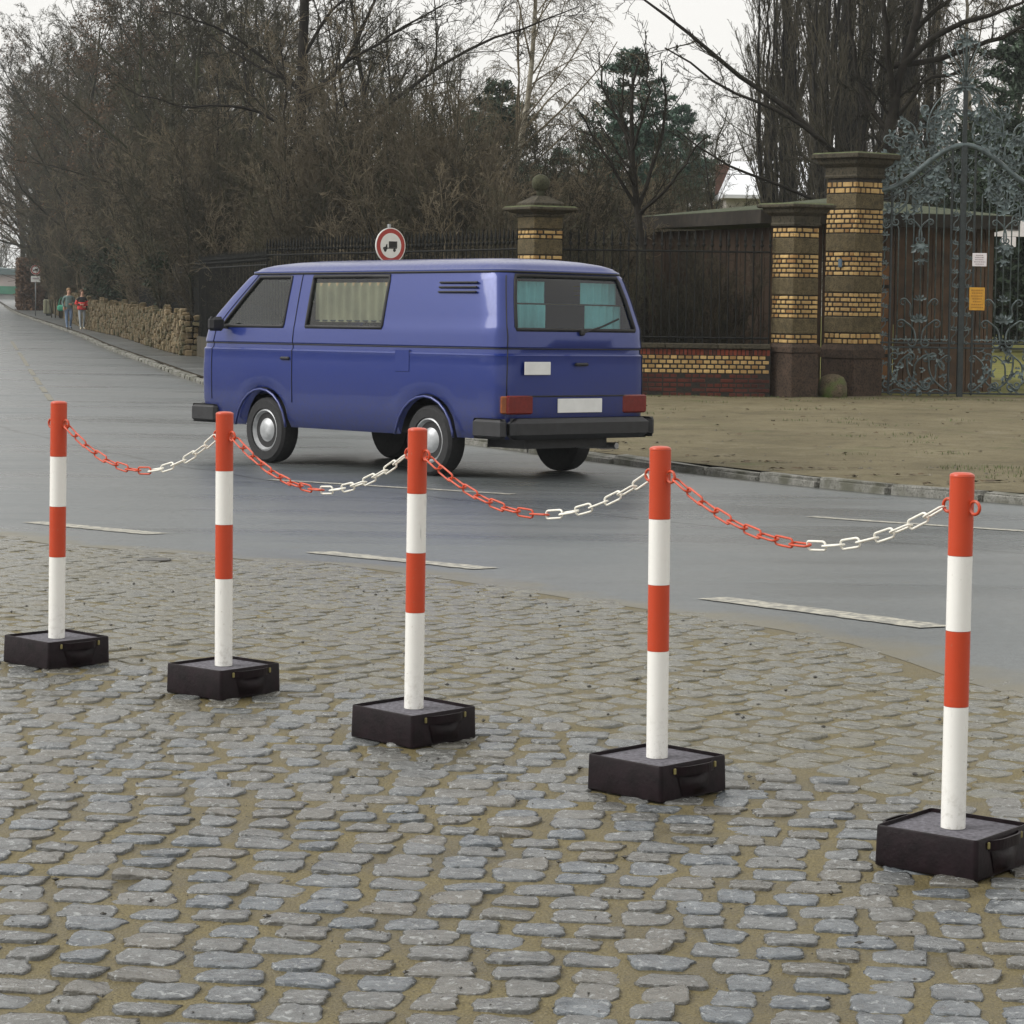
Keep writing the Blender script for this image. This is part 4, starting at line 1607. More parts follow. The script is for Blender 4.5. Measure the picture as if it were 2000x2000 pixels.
while d < rwd[-1] - .3:
    wst = rw.uniform(.11, .25)
    P = np.array([np.interp(d + wst / 2, rwd, RWs[:, k]) for k in range(2)])
    P2 = np.array([np.interp(d + wst / 2 + .1, rwd, RWs[:, k]) for k in range(2)])
    tdir = (P2 - P) / np.linalg.norm(P2 - P)
    ang = math.atan2(tdir[1], tdir[0])
    nx, ny = -tdir[1], tdir[0]      # towards the road (left of the way up)
    z = .0
    hh = wall_h(d)
    while z < hh - .05:
        hs = rw.uniform(.10, .27)
        if rw.random() < .06:
            z += hs
            continue
        sc = (wst * rw.uniform(.62, .9), .20, hs * rw.uniform(.72, .95))
        offn = .13 + rw.uniform(-.03, .06)
        Mx = Matrix.Translation((P[0] + nx * offn, P[1] + ny * offn, vz(P[1]) + z + hs / 2)) @ Matrix.Rotation(ang + rw.uniform(-.1, .1), 4, 'Z') @ Matrix.Rotation(rw.uniform(-.12, .12), 4, 'Y') @ Matrix.Diagonal((*sc, 1))
        if cnt < 290:
            link('wall_stone', rw.choice(rub_me), rub, Mx)
        else:
            lots.box((0, 0, 0), (1, 1, 1), mat=Mx, bev=.12)
        cnt += 1
        z += hs
    d += wst
# end of the wall facing the camera
for j in range(7):
    for k in range(2):
        hs = .15
        Mx = Matrix.Translation((-8.28 + (k - .5) * .2 + rw.uniform(-.05, .05), 66.12 + rw.uniform(-.06, .04), vz(66) + j * .152 + .08)) @ Matrix.Rotation(rw.uniform(-.2, .2), 4, 'Z') @ Matrix.Rotation(rw.uniform(-.12, .12), 4, 'Y') @ Matrix.Diagonal((rw.uniform(.15, .25), .22, rw.uniform(.11, .17), 1))
        link('wall_stone', rw.choice(rub_me), rub, Mx)
lb = lots.build('far_wall_stones', M['rubble'], rub)
lb['kind'] = 'stuff'

# ------------------------------------------------------------------ wrought iron gate
GY, GX = 44.9, 7.846
gate = thing('iron_gate', 'ornate wrought iron double gate with scrollwork and a tall leafy overthrow', 'gate', (GX, GY, 0))
HWG = 1.49
def arch(x):
    u = min(1.0, abs(x) / HWG)
    return 3.27 + .79 * (.5 + .5 * math.cos(PI * u)) + .02 * (1 - u)
zb_, zm = vz(GY) + .03, .566
def gbar(name, pts, r, n=6, mat='iron'):
    m = MB()
    m.tube(pts, r * 1.15, n)
    return m.build(name, M[mat], gate, True)
def flat(name, x, z0, z1, w, d=.05, mat='iron_dark', y=0):
    m = MB()
    m.box((x, y, (z0 + z1) / 2), (w, d, z1 - z0), bev=.006)
    return m.build(name, M[mat], gate)
flat('meeting_post', 0, zb_ - .04, 4.08, .10, .09)
flat('meeting_post', 0, 4.08, 5.15, .075, .06)
for s_ in (-1, 1):
    flat('stile', s_ * .20, zb_, arch(.2) - .04, .035)
    flat('stile', s_ * (HWG - .03), zb_, arch(HWG) + .02, .06, .06)
    flat('stile', s_ * (HWG - .24), zb_, arch(HWG - .24) - .03, .035)
    for z in (zb_ + .03, zm - .03, zm + .05):
        m = MB()
        m.box((s_ * HWG / 2, 0, z), (HWG - .06, .035, .032), bev=.005)
        m.build('cross_rail', M['iron_dark'], gate)
m = MB()
xs_ = np.linspace(-HWG, HWG, 49)
m.tube([(x, 0, arch(x)) for x in xs_], .050, 8)
m.build('arch_rail', M['iron'], gate, True)
m = MB()
m.tube([(x, -.01, arch(x) - .16) for x in np.linspace(-HWG, -.1, 24)], .016, 6)
m.build('inner_arch_rail', M['iron_dark'], gate, True)
m = MB()
m.tube([(x, -.01, arch(x) - .16) for x in np.linspace(.1, HWG, 24)], .016, 6)
m.build('inner_arch_rail', M['iron_dark'], gate, True)
rg = random.Random(12)
# vertical bars of both leaves
bx = np.linspace(.20, HWG - .24, 9)[1:-1]
for s_ in (-1, 1):
    for i, x in enumerate(bx):
        ztop = arch(x) - (.30 if i % 2 else .62) - .25 * (i == 3)
        x0 = s_ * x
        curl = [(x0, 0, zm + .06), (x0, 0, ztop - .2)] + [(x0 + s_ * (.07 - .07 * math.cos(a)), 0, ztop - .2 + .07 * 1.6 * math.sin(a)) for a in np.linspace(.3, PI * 1.25, 10)]
        gbar('bar', curl, .0105)
def spiral(cx, cz, r0, turns, a0, dirn, n=26):
    out = []
    for k in range(n):
        t = k / (n - 1)
        r = r0 * (1 - .82 * t)
        a = a0 + dirn * turns * 2 * PI * t
        out.append((cx + r * math.cos(a), cz + r * math.sin(a)))
    return out
def cscroll(p0, p1, curl, dirn, r=.011, name='scroll', y=0.0, mat='iron', both=True):
    """C or S scroll from p0 to p1 (x, z) with curled ends"""
    p0, p1 = Vector((p0[0], p0[1])), Vector((p1[0], p1[1]))
    d = p1 - p0
    L = d.length
    d.normalize()
    nrm = Vector((-d.y, d.x)) * dirn
    pts = []
    ad = math.atan2(d.y, d.x)
    # opening curl
    c0 = p0 + nrm * curl
    a_start = math.atan2((p0 - c0).y, (p0 - c0).x)
    for k in range(16, -1, -1):
        t = k / 16
        a = a_start - dirn * t * 1.25 * 2 * PI
        rr2 = curl * (1 - .75 * t)
        pts.append((c0.x + rr2 * math.cos(a), c0.y + rr2 * math.sin(a)))
    bow = -.16 * L
    for k in range(1, 10):
        t = k / 10
        q = p0 + d * L * t + nrm * bow * math.sin(PI * t) * (1 if both else math.cos(PI * t))
        pts.append((q.x, q.y))
    dd = 1 if both else -1
    c1 = p1 + nrm * curl * dd
    a1 = math.atan2((p1 - c1).y, (p1 - c1).x)
    for k in range(17):
        t = k / 16
        a = a1 + dirn * dd * t * 1.25 * 2 * PI
        rr2 = curl * (1 - .75 * t)
        pts.append((c1.x + rr2 * math.cos(a), c1.y + rr2 * math.sin(a)))
    m = MB()
    n_ = len(pts)
    m.tube([(x, y + .012 * math.sin(i * .4), z) for i, (x, z) in enumerate(pts)], [r * 1.35 * (.55 + .45 * math.sin(PI * i / (n_ - 1))) for i in range(n_)], 5)
    return m.build(name, M[mat], gate, True)
leafs = MB()
def leaf(x, z, a, s_, y=-.015):
    """a pointed acanthus leaf with a folded middle, standing off the bars"""
    s_ *= 1.15
    c, sn = math.cos(a), math.sin(a)
    pr = [(0, 0, 0), (.35, .28, .10), (.55, .10, .16), (.85, .22, .12), (1.15, 0, -.06), (.85, -.22, .12), (.55, -.10, .16), (.35, -.28, .10), (.5, 0, .02)]
    P = [(x + s_ * (u * c - v * sn), y - s_ * w * rg.uniform(.6, 1.6), z + s_ * (u * sn + v * c)) for u, v, w in pr]
    leafs.add(P, [(0, 1, 8), (1, 2, 8), (2, 3, 8), (3, 4, 8), (4, 5, 8), (5, 6, 8), (6, 7, 8), (7, 0, 8)])
def spray(x, z, a, s_, n=5, spread=1.3):
    for k in range(n):
        leaf(x, z, a + spread * (k / (n - 1) - .5) * 2, s_ * rg.uniform(.75, 1.1))
for s_ in (-1, 1):
    # narrow leafy strips: beside the meeting post and beside the pillar
    for xc, z0, z1 in ((.11, zm, arch(.1) - .1), (HWG - .135, zb_, arch(HWG - .1) - .05)):
        z = z0 + .08
        k = 0
        while z < z1 - .2:
            cscroll((s_ * xc - .045, z), (s_ * xc + .03, z + .21), .034, 1 if k % 2 else -1, .008, both=False)
            spray(s_ * xc, z + .20, PI / 2 + rg.uniform(-.3, .3), .062, 4)
            z += .25
            k += 1
    # bottom panel
    for c0 in (.42, .80, 1.10):
        cscroll((s_ * (c0 - .13), zb_ + .12), (s_ * (c0 + .13), zb_ + .62), .085, s_, .014)
        cscroll((s_ * (c0 + .13), zb_ + .15), (s_ * (c0 - .13), zb_ + .66), .075, -s_, .013, both=False)
        for k in range(7):
            leaf(s_ * (c0 + rg.uniform(-.16, .16)), zb_ + rg.uniform(.08, .75), rg.uniform(0, 6.28), rg.uniform(.07, .13))
        cscroll((s_ * (c0 - .1), zb_ + .06), (s_ * (c0 + .1), zb_ + .06), .04, 1, .009)
    for k in range(40):
        leaf(s_ * rg.uniform(.24, 1.22), zb_ + rg.uniform(.05, .80), rg.uniform(0, PI), rg.uniform(.05, .09))
    # lower ornament on the bars
    xc = s_ * .74
    cscroll((xc - .05, zm + .10), (xc - .24, zm + .42), .085, 1, .013)
    cscroll((xc + .05, zm + .10), (xc + .24, zm + .42), .085, -1, .013)
    cscroll((xc - .10, zm + .46), (xc - .20, zm + .78), .075, -1, .012, both=False)
    cscroll((xc + .10, zm + .46), (xc + .20, zm + .78), .075, 1, .012, both=False)
    spray(xc, zm + .42, PI / 2, .14, 6)
    spray(xc, zm + .80, PI / 2, .10, 5)
    for k in range(6):
        spray(s_ * (.28 + k * .17), zm + .10, PI / 2, .07, 3)
    # upper ornament under the arch
    for k in range(15):
        x = s_ * rg.uniform(.24, 1.22)
        zt = arch(x)
        cscroll((x, zt - .18), (x + s_ * rg.uniform(.10, .22), zt - rg.uniform(.48, .75)), rg.uniform(.06, .09), rg.choice((-1, 1)), .012, both=k % 2 == 0)
        spray(x + rg.uniform(-.1, .1), zt - rg.uniform(.2, .75), rg.uniform(0, 6.28), rg.uniform(.10, .15), 5)
    spray(xc, 2.35, -PI / 2, .16, 6)
    spray(xc - s_ * .02, 2.08, -PI / 2, .10, 4)
    cscroll((xc - .12, 2.75), (xc + .02, 2.45), .06, -1, .012)
    cscroll((xc + .12, 2.75), (xc - .02, 2.45), .06, 1, .012)
    # overthrow: nested fountain arcs, side scrolls climbing towards the middle
    for k, rd in enumerate((.20, .27, .34, .42)):
        pts = []
        for t in np.linspace(0, 1, 18):
            a = PI * (.62 * t)
            pts.append((s_ * rd * 1.45 * math.sin(a) * (1 + .12 * t), -.01 * k, 4.30 + .80 * math.cos(a) * (1 - .03 * k) + .02 * k))
        gbar('fountain_arc', pts, .011, 5)
        leaf(pts[-1][0], pts[-1][2], -PI / 2, .09)
    for k, (a, ln) in enumerate(((.10, .74), (.28, .66), (.5, .58), (.78, .46), (1.05, .34))):
        pts = [(s_ * math.sin(a * (.5 + .5 * t)) * ln * t, 0, 5.12 + math.cos(a * (.5 + .5 * t)) * ln * t) for t in np.linspace(0, 1, 8)]
        gbar('plume', pts, .009, 5)
        leaf(pts[-1][0], pts[-1][2], PI / 2 - s_ * a, .10)
    for (p0, p1, cr, dr, both) in (((.14, 4.25), (.30, 4.62), .10, -1, True), ((.12, 4.62), (.24, 4.86), .07, 1, True), ((.42, 4.02), (.62, 4.42), .12, -1, False), ((.70, 3.92), (.86, 4.20), .11, -1, True),
                                  ((.98, 3.72), (1.04, 4.10), .12, 1, False), ((1.18, 3.58), (1.32, 3.86), .10, -1, True), ((.55, 4.45), (.75, 4.62), .09, 1, True), ((.85, 4.25), (1.02, 4.48), .09, -1, True),
                                  ((1.10, 4.10), (1.30, 4.22), .08, 1, False), ((1.36, 3.44), (1.46, 3.70), .08, -1, True), ((.30, 4.12), (.48, 4.30), .08, 1, False)):
        cscroll((s_ * p0[0], p0[1]), (s_ * p1[0], p1[1]), cr, dr * s_, .014, both=both)
        spray(s_ * p1[0], p1[1], rg.uniform(0, 6.28), .12, 4)
    for k in range(110):
        u = rg.uniform(.05, 1.0)
        zt = 3.5 + 1.25 * (1 - u) ** .8
        x = s_ * u * HWG
        leaf(x, rg.uniform(arch(x) + .06, max(arch(x) + .15, zt + .25)), rg.uniform(0, 6.28), rg.uniform(.08, .15))
gbar('finial', [(0, 0, 5.1), (0, 0, 5.95), (0, 0, 6.05)], .02)
spray(0, 5.86, PI / 2, .15, 7, 2.2)
spray(0, 5.12, PI / 2, .16, 7, 2.4)
lo = leafs.build('leaf_ornament', simple('highlit_patina_leaves', (.125, .16, .163), .35, .6, 5, metal=.1), gate)  # paler than the other ironwork: highlights painted into the leaf colour
lo['kind'] = 'stuff'

def text_panel(name, label, cat, x0, x1, z0, z1, y, board, ink, lines, seed):
    t = thing(name, label, cat, ((x0 + x1) / 2, y, (z0 + z1) / 2))
    w, h = x1 - x0, z1 - z0
    m = MB()
    m.box((0, 0, 0), (w, .012, h), bev=.003)
    m.build('board', board, t)
    r_ = random.Random(seed)
    ln = MB()
    for k in range(lines):
        z = h / 2 - h * (k + 1) / (lines + 1)
        lw = w * r_.uniform(.5, .8)
        x = -lw / 2
        while x < lw / 2 - .01:
            ww = min(r_.uniform(.012, .035), lw / 2 - x)
            ln.box((x + ww / 2, -.0085, z), (ww, .003, h / (lines + 1) * .38))
            x += ww + .008
    lt = ln.build('print', ink, t)
    lt['kind'] = 'stuff'
    return t
M['notice_white'] = simple('white_notice_paint', (.80, .76, .78), .5, .06, 12)
M['notice_yellow'] = simple('yellow_notice_paint', (.62, .32, .03), .5, .12, 12)
M['ink'] = simple('grey_print', (.40, .33, .36), .6, .1, 30)
M['ink_brown'] = simple('brown_print', (.36, .17, .02), .6, .1, 30)
ppx = 1 / 111.4
text_panel('notice', 'small white notice fixed to the bars of the iron gate', 'notice', 8.02, 8.27, 1.97, 2.20, GY - .03, M['notice_white'], M['ink'], 5, 1)
text_panel('notice', 'yellow notice on the iron gate below the white one', 'notice', 7.98, 8.25, 1.20, 1.60, GY - .03, M['notice_yellow'], M['ink_brown'], 7, 2)

# ------------------------------------------------------------------ shed behind the fence
shed = thing('garden_shed', 'low brown boarded shed with a flat mossy roof behind the fence and the gate', 'shed', (0, 0, 0))
SA, SB, SC, SD = (4.55, 45.6), (2.55, 51.2), (9.45, 53.4), (8.9, 47.6)
gz0 = vz(47)
rs = random.Random(31)
bme = {}
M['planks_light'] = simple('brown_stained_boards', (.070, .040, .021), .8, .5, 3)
def boards(a, b, z0, z1, wid=.2, mat='planks'):
    a, b = Vector(a), Vector(b)
    L = (b - a).length
    ang = math.atan2((b - a).y, (b - a).x)
    n = int(L / wid)
    key = (round(z1 - z0, 2), mat)
    if key not in bme:
        m = MB()
        m.box((0, 0, 0), (wid - .012, .03, z1 - z0))
        bme[key] = m.mesh('wall_board', M[mat])
    for i in range(n):
        p = a + (b - a) * ((i + .5) / n)
        link('wall_board', bme[key], shed, Matrix.Translation((p.x, p.y, (z0 + z1) / 2)) @ Matrix.Rotation(ang, 4, 'Z') @ Matrix.Translation((0, rs.uniform(-.008, .008), 0)))
boards(SA, SB, gz0 - .1, 2.62)
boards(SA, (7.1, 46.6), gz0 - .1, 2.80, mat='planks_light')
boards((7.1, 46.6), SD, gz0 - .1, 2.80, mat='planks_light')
boards(SD, SC, gz0 - .1, 2.80)
m = MB()
cx_, cy_ = 6.3, 49.4
poly = [(4.35, 45.2), (9.25, 47.3), (9.8, 53.8), (2.25, 51.6)]
def roof_z(x, y):
    return 2.83 + .07 * (y - 45)
v_ = [(x, y, 2.72) for x, y in poly] + [(x, y, 2.93) for x, y in poly] + [(cx_, cy_, 3.32)]
m.add(v_, [(3, 2, 1, 0), (0, 1, 5, 4), (1, 2, 6, 5), (2, 3, 7, 6), (3, 0, 4, 7), (4, 5, 8), (5, 6, 8), (6, 7, 8), (7, 4, 8)])
m.build('roof', M['shed_roof'], shed)
m = MB()
for a, b in ((poly[0], poly[3]), (poly[0], poly[1])):
    a, b = Vector(a), Vector(b)
    c = (a + b) / 2
    m.box((c.x, c.y, 2.80), ((b - a).length + .05, .06, .24), rz=math.atan2((b - a).y, (b - a).x))
m.build('eaves_board', M['wood_dark'], shed)
m = MB()
_d = (Vector((7.1, 46.6)) - Vector(SA)).normalized()
_a = math.atan2(_d.y, _d.x)
dc = Vector(SA) + _d * 2.1
m.box((0, 0, 0), (.62, .05, 2.05), mat=Matrix.Translation((dc.x + .02, dc.y - .05, .95)) @ Matrix.Rotation(_a, 4, 'Z'))
dr = m.build('door', simple('orange_brown_door', (.17, .075, .022), .7, .35, 3), shed)
dr['label'] = 'orange brown door'
for z in (.35, 1.0, 1.6):
    m = MB()
    m.box((0, 0, 0), (.62, .03, .06), mat=Matrix.Translation((dc.x + .035, dc.y - .09, z)) @ Matrix.Rotation(_a, 4, 'Z'))
    m.build('door_ledge', M['wood_dark'], dr)

# white signboard in the park behind the gate
t = thing('signboard', 'wide white signboard seen through the right leaf of the iron gate', 'signboard', (12.1, 62, 0))
m = MB()
m.box((0, 0, 3.12), (1.7, .04, .46), bev=.006)
m.build('board', M['notice_white'], t)
m = MB()
m.box((-.15, -.01, 2.76), (.34, .04, .24), bev=.006)
m.build('lower_board', M['notice_white'], t)
m = MB()
for (x, w_) in ((-.62, .14), (-.40, .2), (-.05, .3), (.35, .22)):
    m.box((x, -.025, 3.14), (w_, .01, .22))
pr_ = m.build('print', simple('dark_grey_print', (.16, .16, .17), .6, .2, 20), t)
pr_['kind'] = 'stuff'
for x in (-.7, .7):
    m = MB()
    m.tube([(x, .03, 0), (x, .03, 3.4)], .03, 6)
    m.build('post', M['iron_dark'], t)

# pale roofed house beyond the trees
M['roof_pale'] = simple('pale_grey_roof', (.78, .80, .83), .5, .06, 1.0)
M['render'] = simple('house_render', (.50, .47, .42), .9, .15, 2.0)
t = thing('house', 'distant house with a bright pale roof showing between the trees, above the shed', 'house', (0, 0, 0))
hy = 108.0
m = MB()
m.box((11.2, hy + 2.6, 2.9), (4.6, 5, 5.0))
m.build('wall', M['render'], t)
m = MB()
m.add([(8.7, hy - .4, 5.55), (13.9, hy - .4, 5.55), (13.9, hy + 2.8, 7.1), (9.35, hy + 2.8, 7.1), (13.9, hy + 6, 5.55), (8.7, hy + 6, 5.55),
       (8.7, hy - .4, 5.4), (13.9, hy - .4, 5.4), (13.9, hy + 6, 5.4), (8.7, hy + 6, 5.4)],
      [(0, 1, 2, 3), (3, 2, 4, 5), (0, 3, 5), (1, 4, 2), (6, 7, 1, 0), (7, 8, 4, 1), (8, 9, 5, 4), (9, 6, 0, 5), (9, 8, 7, 6)])
rf = m.build('roof', M['roof_pale'], t)
m = MB()
m.box((8.95, hy + 2.9, 6.3), (.6, .6, 1.3), bev=.02)
m.build('chimney', simple('old_chimney_brick', (.10, .05, .035), .9, .3, 6), rf)
for x in (9.7, 11.2, 12.7):
    m = MB()
    m.box((x, hy + .09, 3.3), (.9, .06, 1.2))
    wf = m.build('window', M['platewhite'], t)
    m = MB()
    m.box((x, hy + .05, 3.3), (.74, .03, 1.04))
    m.build('pane', M['iron_dark'], wf)

# ------------------------------------------------------------------ signs, bin, far building
def truck_sign(name, label, loc, rz, hc, R_=.30, plate=False):
    t = thing(name, label, 'road sign', loc, rz)
    m = MB()
    m.tube([(0, .05, -.1), (0, .05, hc + R_ + .06)], .03, 10)
    m.build('post', M['hubgrey'], t, True)
    def disc(name, r, y0, y1, mat, par, n=40):
        m = MB()
        Mx = Matrix.Translation((0, 0, hc)) @ Matrix.Rotation(PI / 2, 4, 'X')
        m0 = MB(); m0.lathe([(r, -y1), (r, -y0)], n=n)
        m.add([Mx @ Vector(p) for p in m0.v], m0.f)
        return m.build(name, mat, par)
    d = disc('plate', R_, .0, .02, M['platewhite'], t)
    disc('red_rim', R_ * .945, -.003, .0, M['signred'], d)
    disc('white_field', R_ * .70, -.006, -.003, M['platewhite'], d)
    m = MB()
    k = R_
    y0, y1 = -.0095, -.0062
    Mx = Matrix.Translation((0, 0, hc))
    m.prism([(-.14 * k, -.11 * k), (.42 * k, -.11 * k), (.42 * k, .24 * k), (-.14 * k, .24 * k)], y0, y1, mat=Mx)
    m.prism([(-.52 * k, -.22 * k), (-.24 * k, -.22 * k), (-.24 * k, .08 * k), (-.30 * k, .08 * k), (-.36 * k, -.06 * k), (-.52 * k, -.10 * k)], y0, y1, mat=Mx)
    for cx0 in (-.38 * k, .24 * k):
        m.prism([(cx0 + .09 * k * math.cos(a), -.25 * k + .10 * k * math.sin(a)) for a in np.linspace(0, 2 * PI, 14, endpoint=False)], y0 - .001, y1, mat=Mx)
    m.prism([(-.24 * k, -.17 * k), (.40 * k, -.17 * k), (.40 * k, -.115 * k), (-.24 * k, -.115 * k)], y0 + .0005, y1, mat=Mx)
    m.build('lorry_symbol', M['signblack'], d)
    if plate:
        m = MB()
        m.box((0, 0, hc - R_ - .25), (.55, .02, .36), bev=.01)
        pp = m.build('supplementary_plate', M['platewhite'], t)
        m = MB()
        m.box((0, -.012, hc - R_ - .22), (.36, .004, .06))
        m.build('print', M['ink'], pp)
    return t
M['hubgrey'] = simple('galvanised_post', (.25, .26, .26), .5, .2, 8, metal=.5)
M['signred'] = simple('sign_red', (.36, .035, .025), .4, .1, 8)
M['signblack'] = simple('sign_black', (.012, .012, .012), .5, .2, 8)
truck_sign('road_sign', 'round no lorries road sign standing just above the roof of the van', (-2.07, 43.0, vz(43) - .05), math.radians(37), 2.53)
truck_sign('road_sign', 'distant round no lorries sign with a white plate below, by the leafy brown pier', (-28.35, 152, vz(152) - .05), math.radians(14), 2.80, plate=True)

t = thing('litter_bin', 'grey litter bin standing against the rubble wall beyond the walkers', 'bin', (-27.95, 154.0, vz(154)))
m = MB()
m.box((0, 0, .56), (.55, .4, .86), bev=.05)
m.build('box', simple('grey_green_bin', (.20, .20, .13), .7, .2, 4), t)
m = MB()
for x in (-.1, .1):
    m.box((x, -.205, .56), (.05, .02, .78))
m.build('rib', simple('dark_bin_rib', (.10, .10, .07), .7, .2, 4), t)
m = MB()
m.box((0, 0, .06), (.25, .2, .14))
m.build('foot', M['iron_dark'], t)

t = thing('building', 'far pale building with a green band at the end of the road', 'building', (0, 0, 0))
m = MB()
m.box((-64, 312, 1.6), (16, 8, 1.7))
m.build('wall', simple('pale_pink_render', (.42, .36, .34), .9, .1, .5), t)
m = MB()
m.box((-64.4, 307.9, .55), (14, .2, .95))
m.build('green_band', simple('green_boards', (.05, .19, .12), .8, .2, .5), t)
m = MB()
m.box((-64, 312, .2), (15.6, 7.8, 1.4))
m.build('base', simple('pale_base', (.36, .36, .35), .9, .1, .5), t)
m = MB()
m.prism([(-72.4, 2.40), (-55.6, 2.40), (-55.6, 2.6), (-64, 3.4), (-72.4, 2.6)], 307.5, 316.4)
m.build('roof', simple('slate_roof', (.10, .14, .14), .7, .1, .5), t)

# ------------------------------------------------------------------ the two walkers
M['skin'] = simple('skin', (.52, .30, .21), .6, .08, 20)
M['hair_fair'] = simple('fair_hair', (.24, .15, .07), .8, .3, 60)
M['hair_brown'] = simple('brown_hair', (.10, .055, .03), .8, .3, 60)
M['jacket_grey'] = simple('grey_green_jacket', (.13, .19, .18), .8, .25, 12)
M['jeans'] = simple('blue_jeans', (.14, .20, .30), .85, .2, 12)
M['jeans_pale'] = simple('pale_grey_trousers', (.28, .31, .33), .85, .15, 12)
M['top_black'] = simple('black_top', (.015, .015, .017), .85, .3, 12)
M['jacket_red'] = simple('red_jacket', (.52, .03, .025), .7, .15, 12)
M['bag_green'] = simple('green_bag', (.04, .26, .16), .7, .2, 12)
M['shoe_dark'] = simple('dark_shoes', (.03, .025, .022), .6, .2, 12)
M['shoe_pale'] = simple('pale_shoes', (.45, .38, .25), .6, .2, 12)
def skin_obj(name, verts, edges, radii, mat, parent, sub=2, root=0, zones=None):
    """one continuous surface grown over a skeleton; zones(x, y, z) chooses the material slot"""
    me = bpy.data.meshes.new(name)
    me.from_pydata(verts, edges, [])
    o = link(name, me)
    sv = me.skin_vertices[0] if me.skin_vertices else None
    md = o.modifiers.new('Skin', 'SKIN')
    if not me.skin_vertices:
        bm = bmesh.new(); bm.from_mesh(me)
        bm.verts.layers.skin.verify()
        bm.to_mesh(me); bm.free()
    for i, r_ in enumerate(radii):
        me.skin_vertices[0].data[i].radius = r_ if hasattr(r_, '__len__') else (r_, r_)
        me.skin_vertices[0].data[i].use_root = (i == root)
    md.use_smooth_shade = True
    sd = o.modifiers.new('Sub', 'SUBSURF')
    sd.levels = sub
    sd.render_levels = sub
    dg = bpy.context.evaluated_depsgraph_get()
    nm = bpy.data.meshes.new_from_object(o.evaluated_get(dg))
    bpy.data.objects.remove(o)
    nm.materials.clear()
    for m_ in (mat if isinstance(mat, list) else [mat]):
        nm.materials.append(m_)
    if zones:
        for pl_ in nm.polygons:
            pl_.material_index = zones(*pl_.center)
    for pl_ in nm.polygons:
        pl_.use_smooth = True
    nm.name = name
    return link(name, nm, parent)
def person(label, loc, rz, Hs, legs, mats, hair, hair_mat, arms, slim=1.0):
    t = thing('person', label, 'person', loc, rz)
    t.scale = (Hs,) * 3
    skin, top, low, shoe = mats
    v, e, r = [], [], []
    def add(p, rad, par=None):
        v.append(p); r.append(rad)
        if par is not None:
            e.append((par, len(v) - 1))
        return len(v) - 1
    pel = add((0, 0, .95), (.155 * slim, .11 * slim))
    wa = add((0, -.01, 1.10), (.145 * slim, .105 * slim), pel)
    ch = add((0, -.01, 1.28), (.17 * slim, .115 * slim), wa)
    nb = add((0, .0, 1.44), (.10 * slim, .075 * slim), ch)
    nk = add((0, -.01, 1.52), .055, nb)
    hd0 = add((0, -.025, 1.60), (.075, .088), nk)
    hd1 = add((0, -.02, 1.69), (.078, .095), hd0)
    hd2 = add((0, -.01, 1.765), (.045, .055), hd1)
    for s_, (kx, ky, kz, ax, ay, az) in zip((-1, 1), legs):
        h = add((s_ * .09, 0, .88), .095 * slim, pel)
        k = add((s_ * .10 + kx, ky, kz), .066 * slim, h)
        a = add((s_ * .10 + ax, ay, az), .043, k)
        f = add((s_ * .115 + ax, ay - .10, az - .055), (.042, .035), a)
        add((s_ * .12 + ax, ay - .19, az - .065), (.032, .026), f)
    for s_, (el, wr, hn) in zip((-1, 1), arms):
        sh = add((s_ * .175 * slim, 0, 1.40), .062 * slim, nb)
        q = add((s_ * abs(el[0]), el[1], el[2]), .050 * slim, sh)
        w = add((s_ * abs(wr[0]) if wr[0] > 0 else -s_ * abs(wr[0]), wr[1], wr[2]), .036, q)
        sg = 1 if wr[0] > 0 else -1
        d = Vector((hn[0] * s_, hn[1], hn[2])).normalized()
        W = Vector(v[w])
        pm = add(tuple(W + d * .07), (.036, .020), w)
        P = Vector(v[pm])
        sd_ = d.cross(Vector((0, 1, 0)))
        sd_ = sd_.normalized() if sd_.length > .1 else Vector((0, 0, 1))
        for j in range(4):
            o1 = P + sd_ * (.027 - .018 * j) + d * .035
            i1 = add(tuple(o1), .0095, pm)
            L_ = (.040, .048, .044, .034)[j]
            i2 = add(tuple(o1 + d * L_ * .9 + Vector((0, -.008, 0))), .0088, i1)
            add(tuple(o1 + d * L_ * 1.5 + Vector((0, -.026, -.004))), .0075, i2)
        th_ = add(tuple(W + d * .03 + sd_ * .035), .011, w)
        add(tuple(W + d * .065 + sd_ * .052 + Vector((0, -.01, 0))), .009, th_)
    wrists = [Vector(v[i]) for i in range(len(v))]
    hands = [Vector((0, 0, 0))]
    wl_ = []
    for s_, (el, wr, hn) in zip((-1, 1), arms):
        W = Vector((s_ * abs(wr[0]) if wr[0] > 0 else -s_ * abs(wr[0]), wr[1], wr[2]))
        wl_.append((W, Vector((hn[0] * s_, hn[1], hn[2])).normalized()))
    def zones(x, y, z):
        p = Vector((x, y, z))
        for W, d in wl_:
            if (p - W).dot(d) > .005 and (p - W).length < .16 and (z < .95 or y < -.135):
                return 0
        if z > 1.485:
            return 0
        if z > .90:
            return 1
        if z > .10:
            return 2
        return 3
    body = skin_obj('body', v, e, r, [skin, top, low, shoe], t, zones=zones)
    # face: nose, eyes, mouth, ears as small pieces on the head
    m = MB()
    m.tube([(0, -.115, 1.685), (0, -.128, 1.655), (0, -.112, 1.645)], [.008, .013, .010], 8)
    for s_ in (-1, 1):
        m.tube([(s_ * .078, -.01, 1.69), (s_ * .084, .0, 1.665), (s_ * .076, -.005, 1.64)], [.010, .014, .008], 6)
    m.build('nose_and_ears', skin, t, True)
    m = MB()
    for s_ in (-1, 1):
        m.box((s_ * .031, -.108, 1.690), (.020, .012, .009), bev=.003)
    m.box((0, -.106, 1.618), (.042, .012, .009), bev=.003)
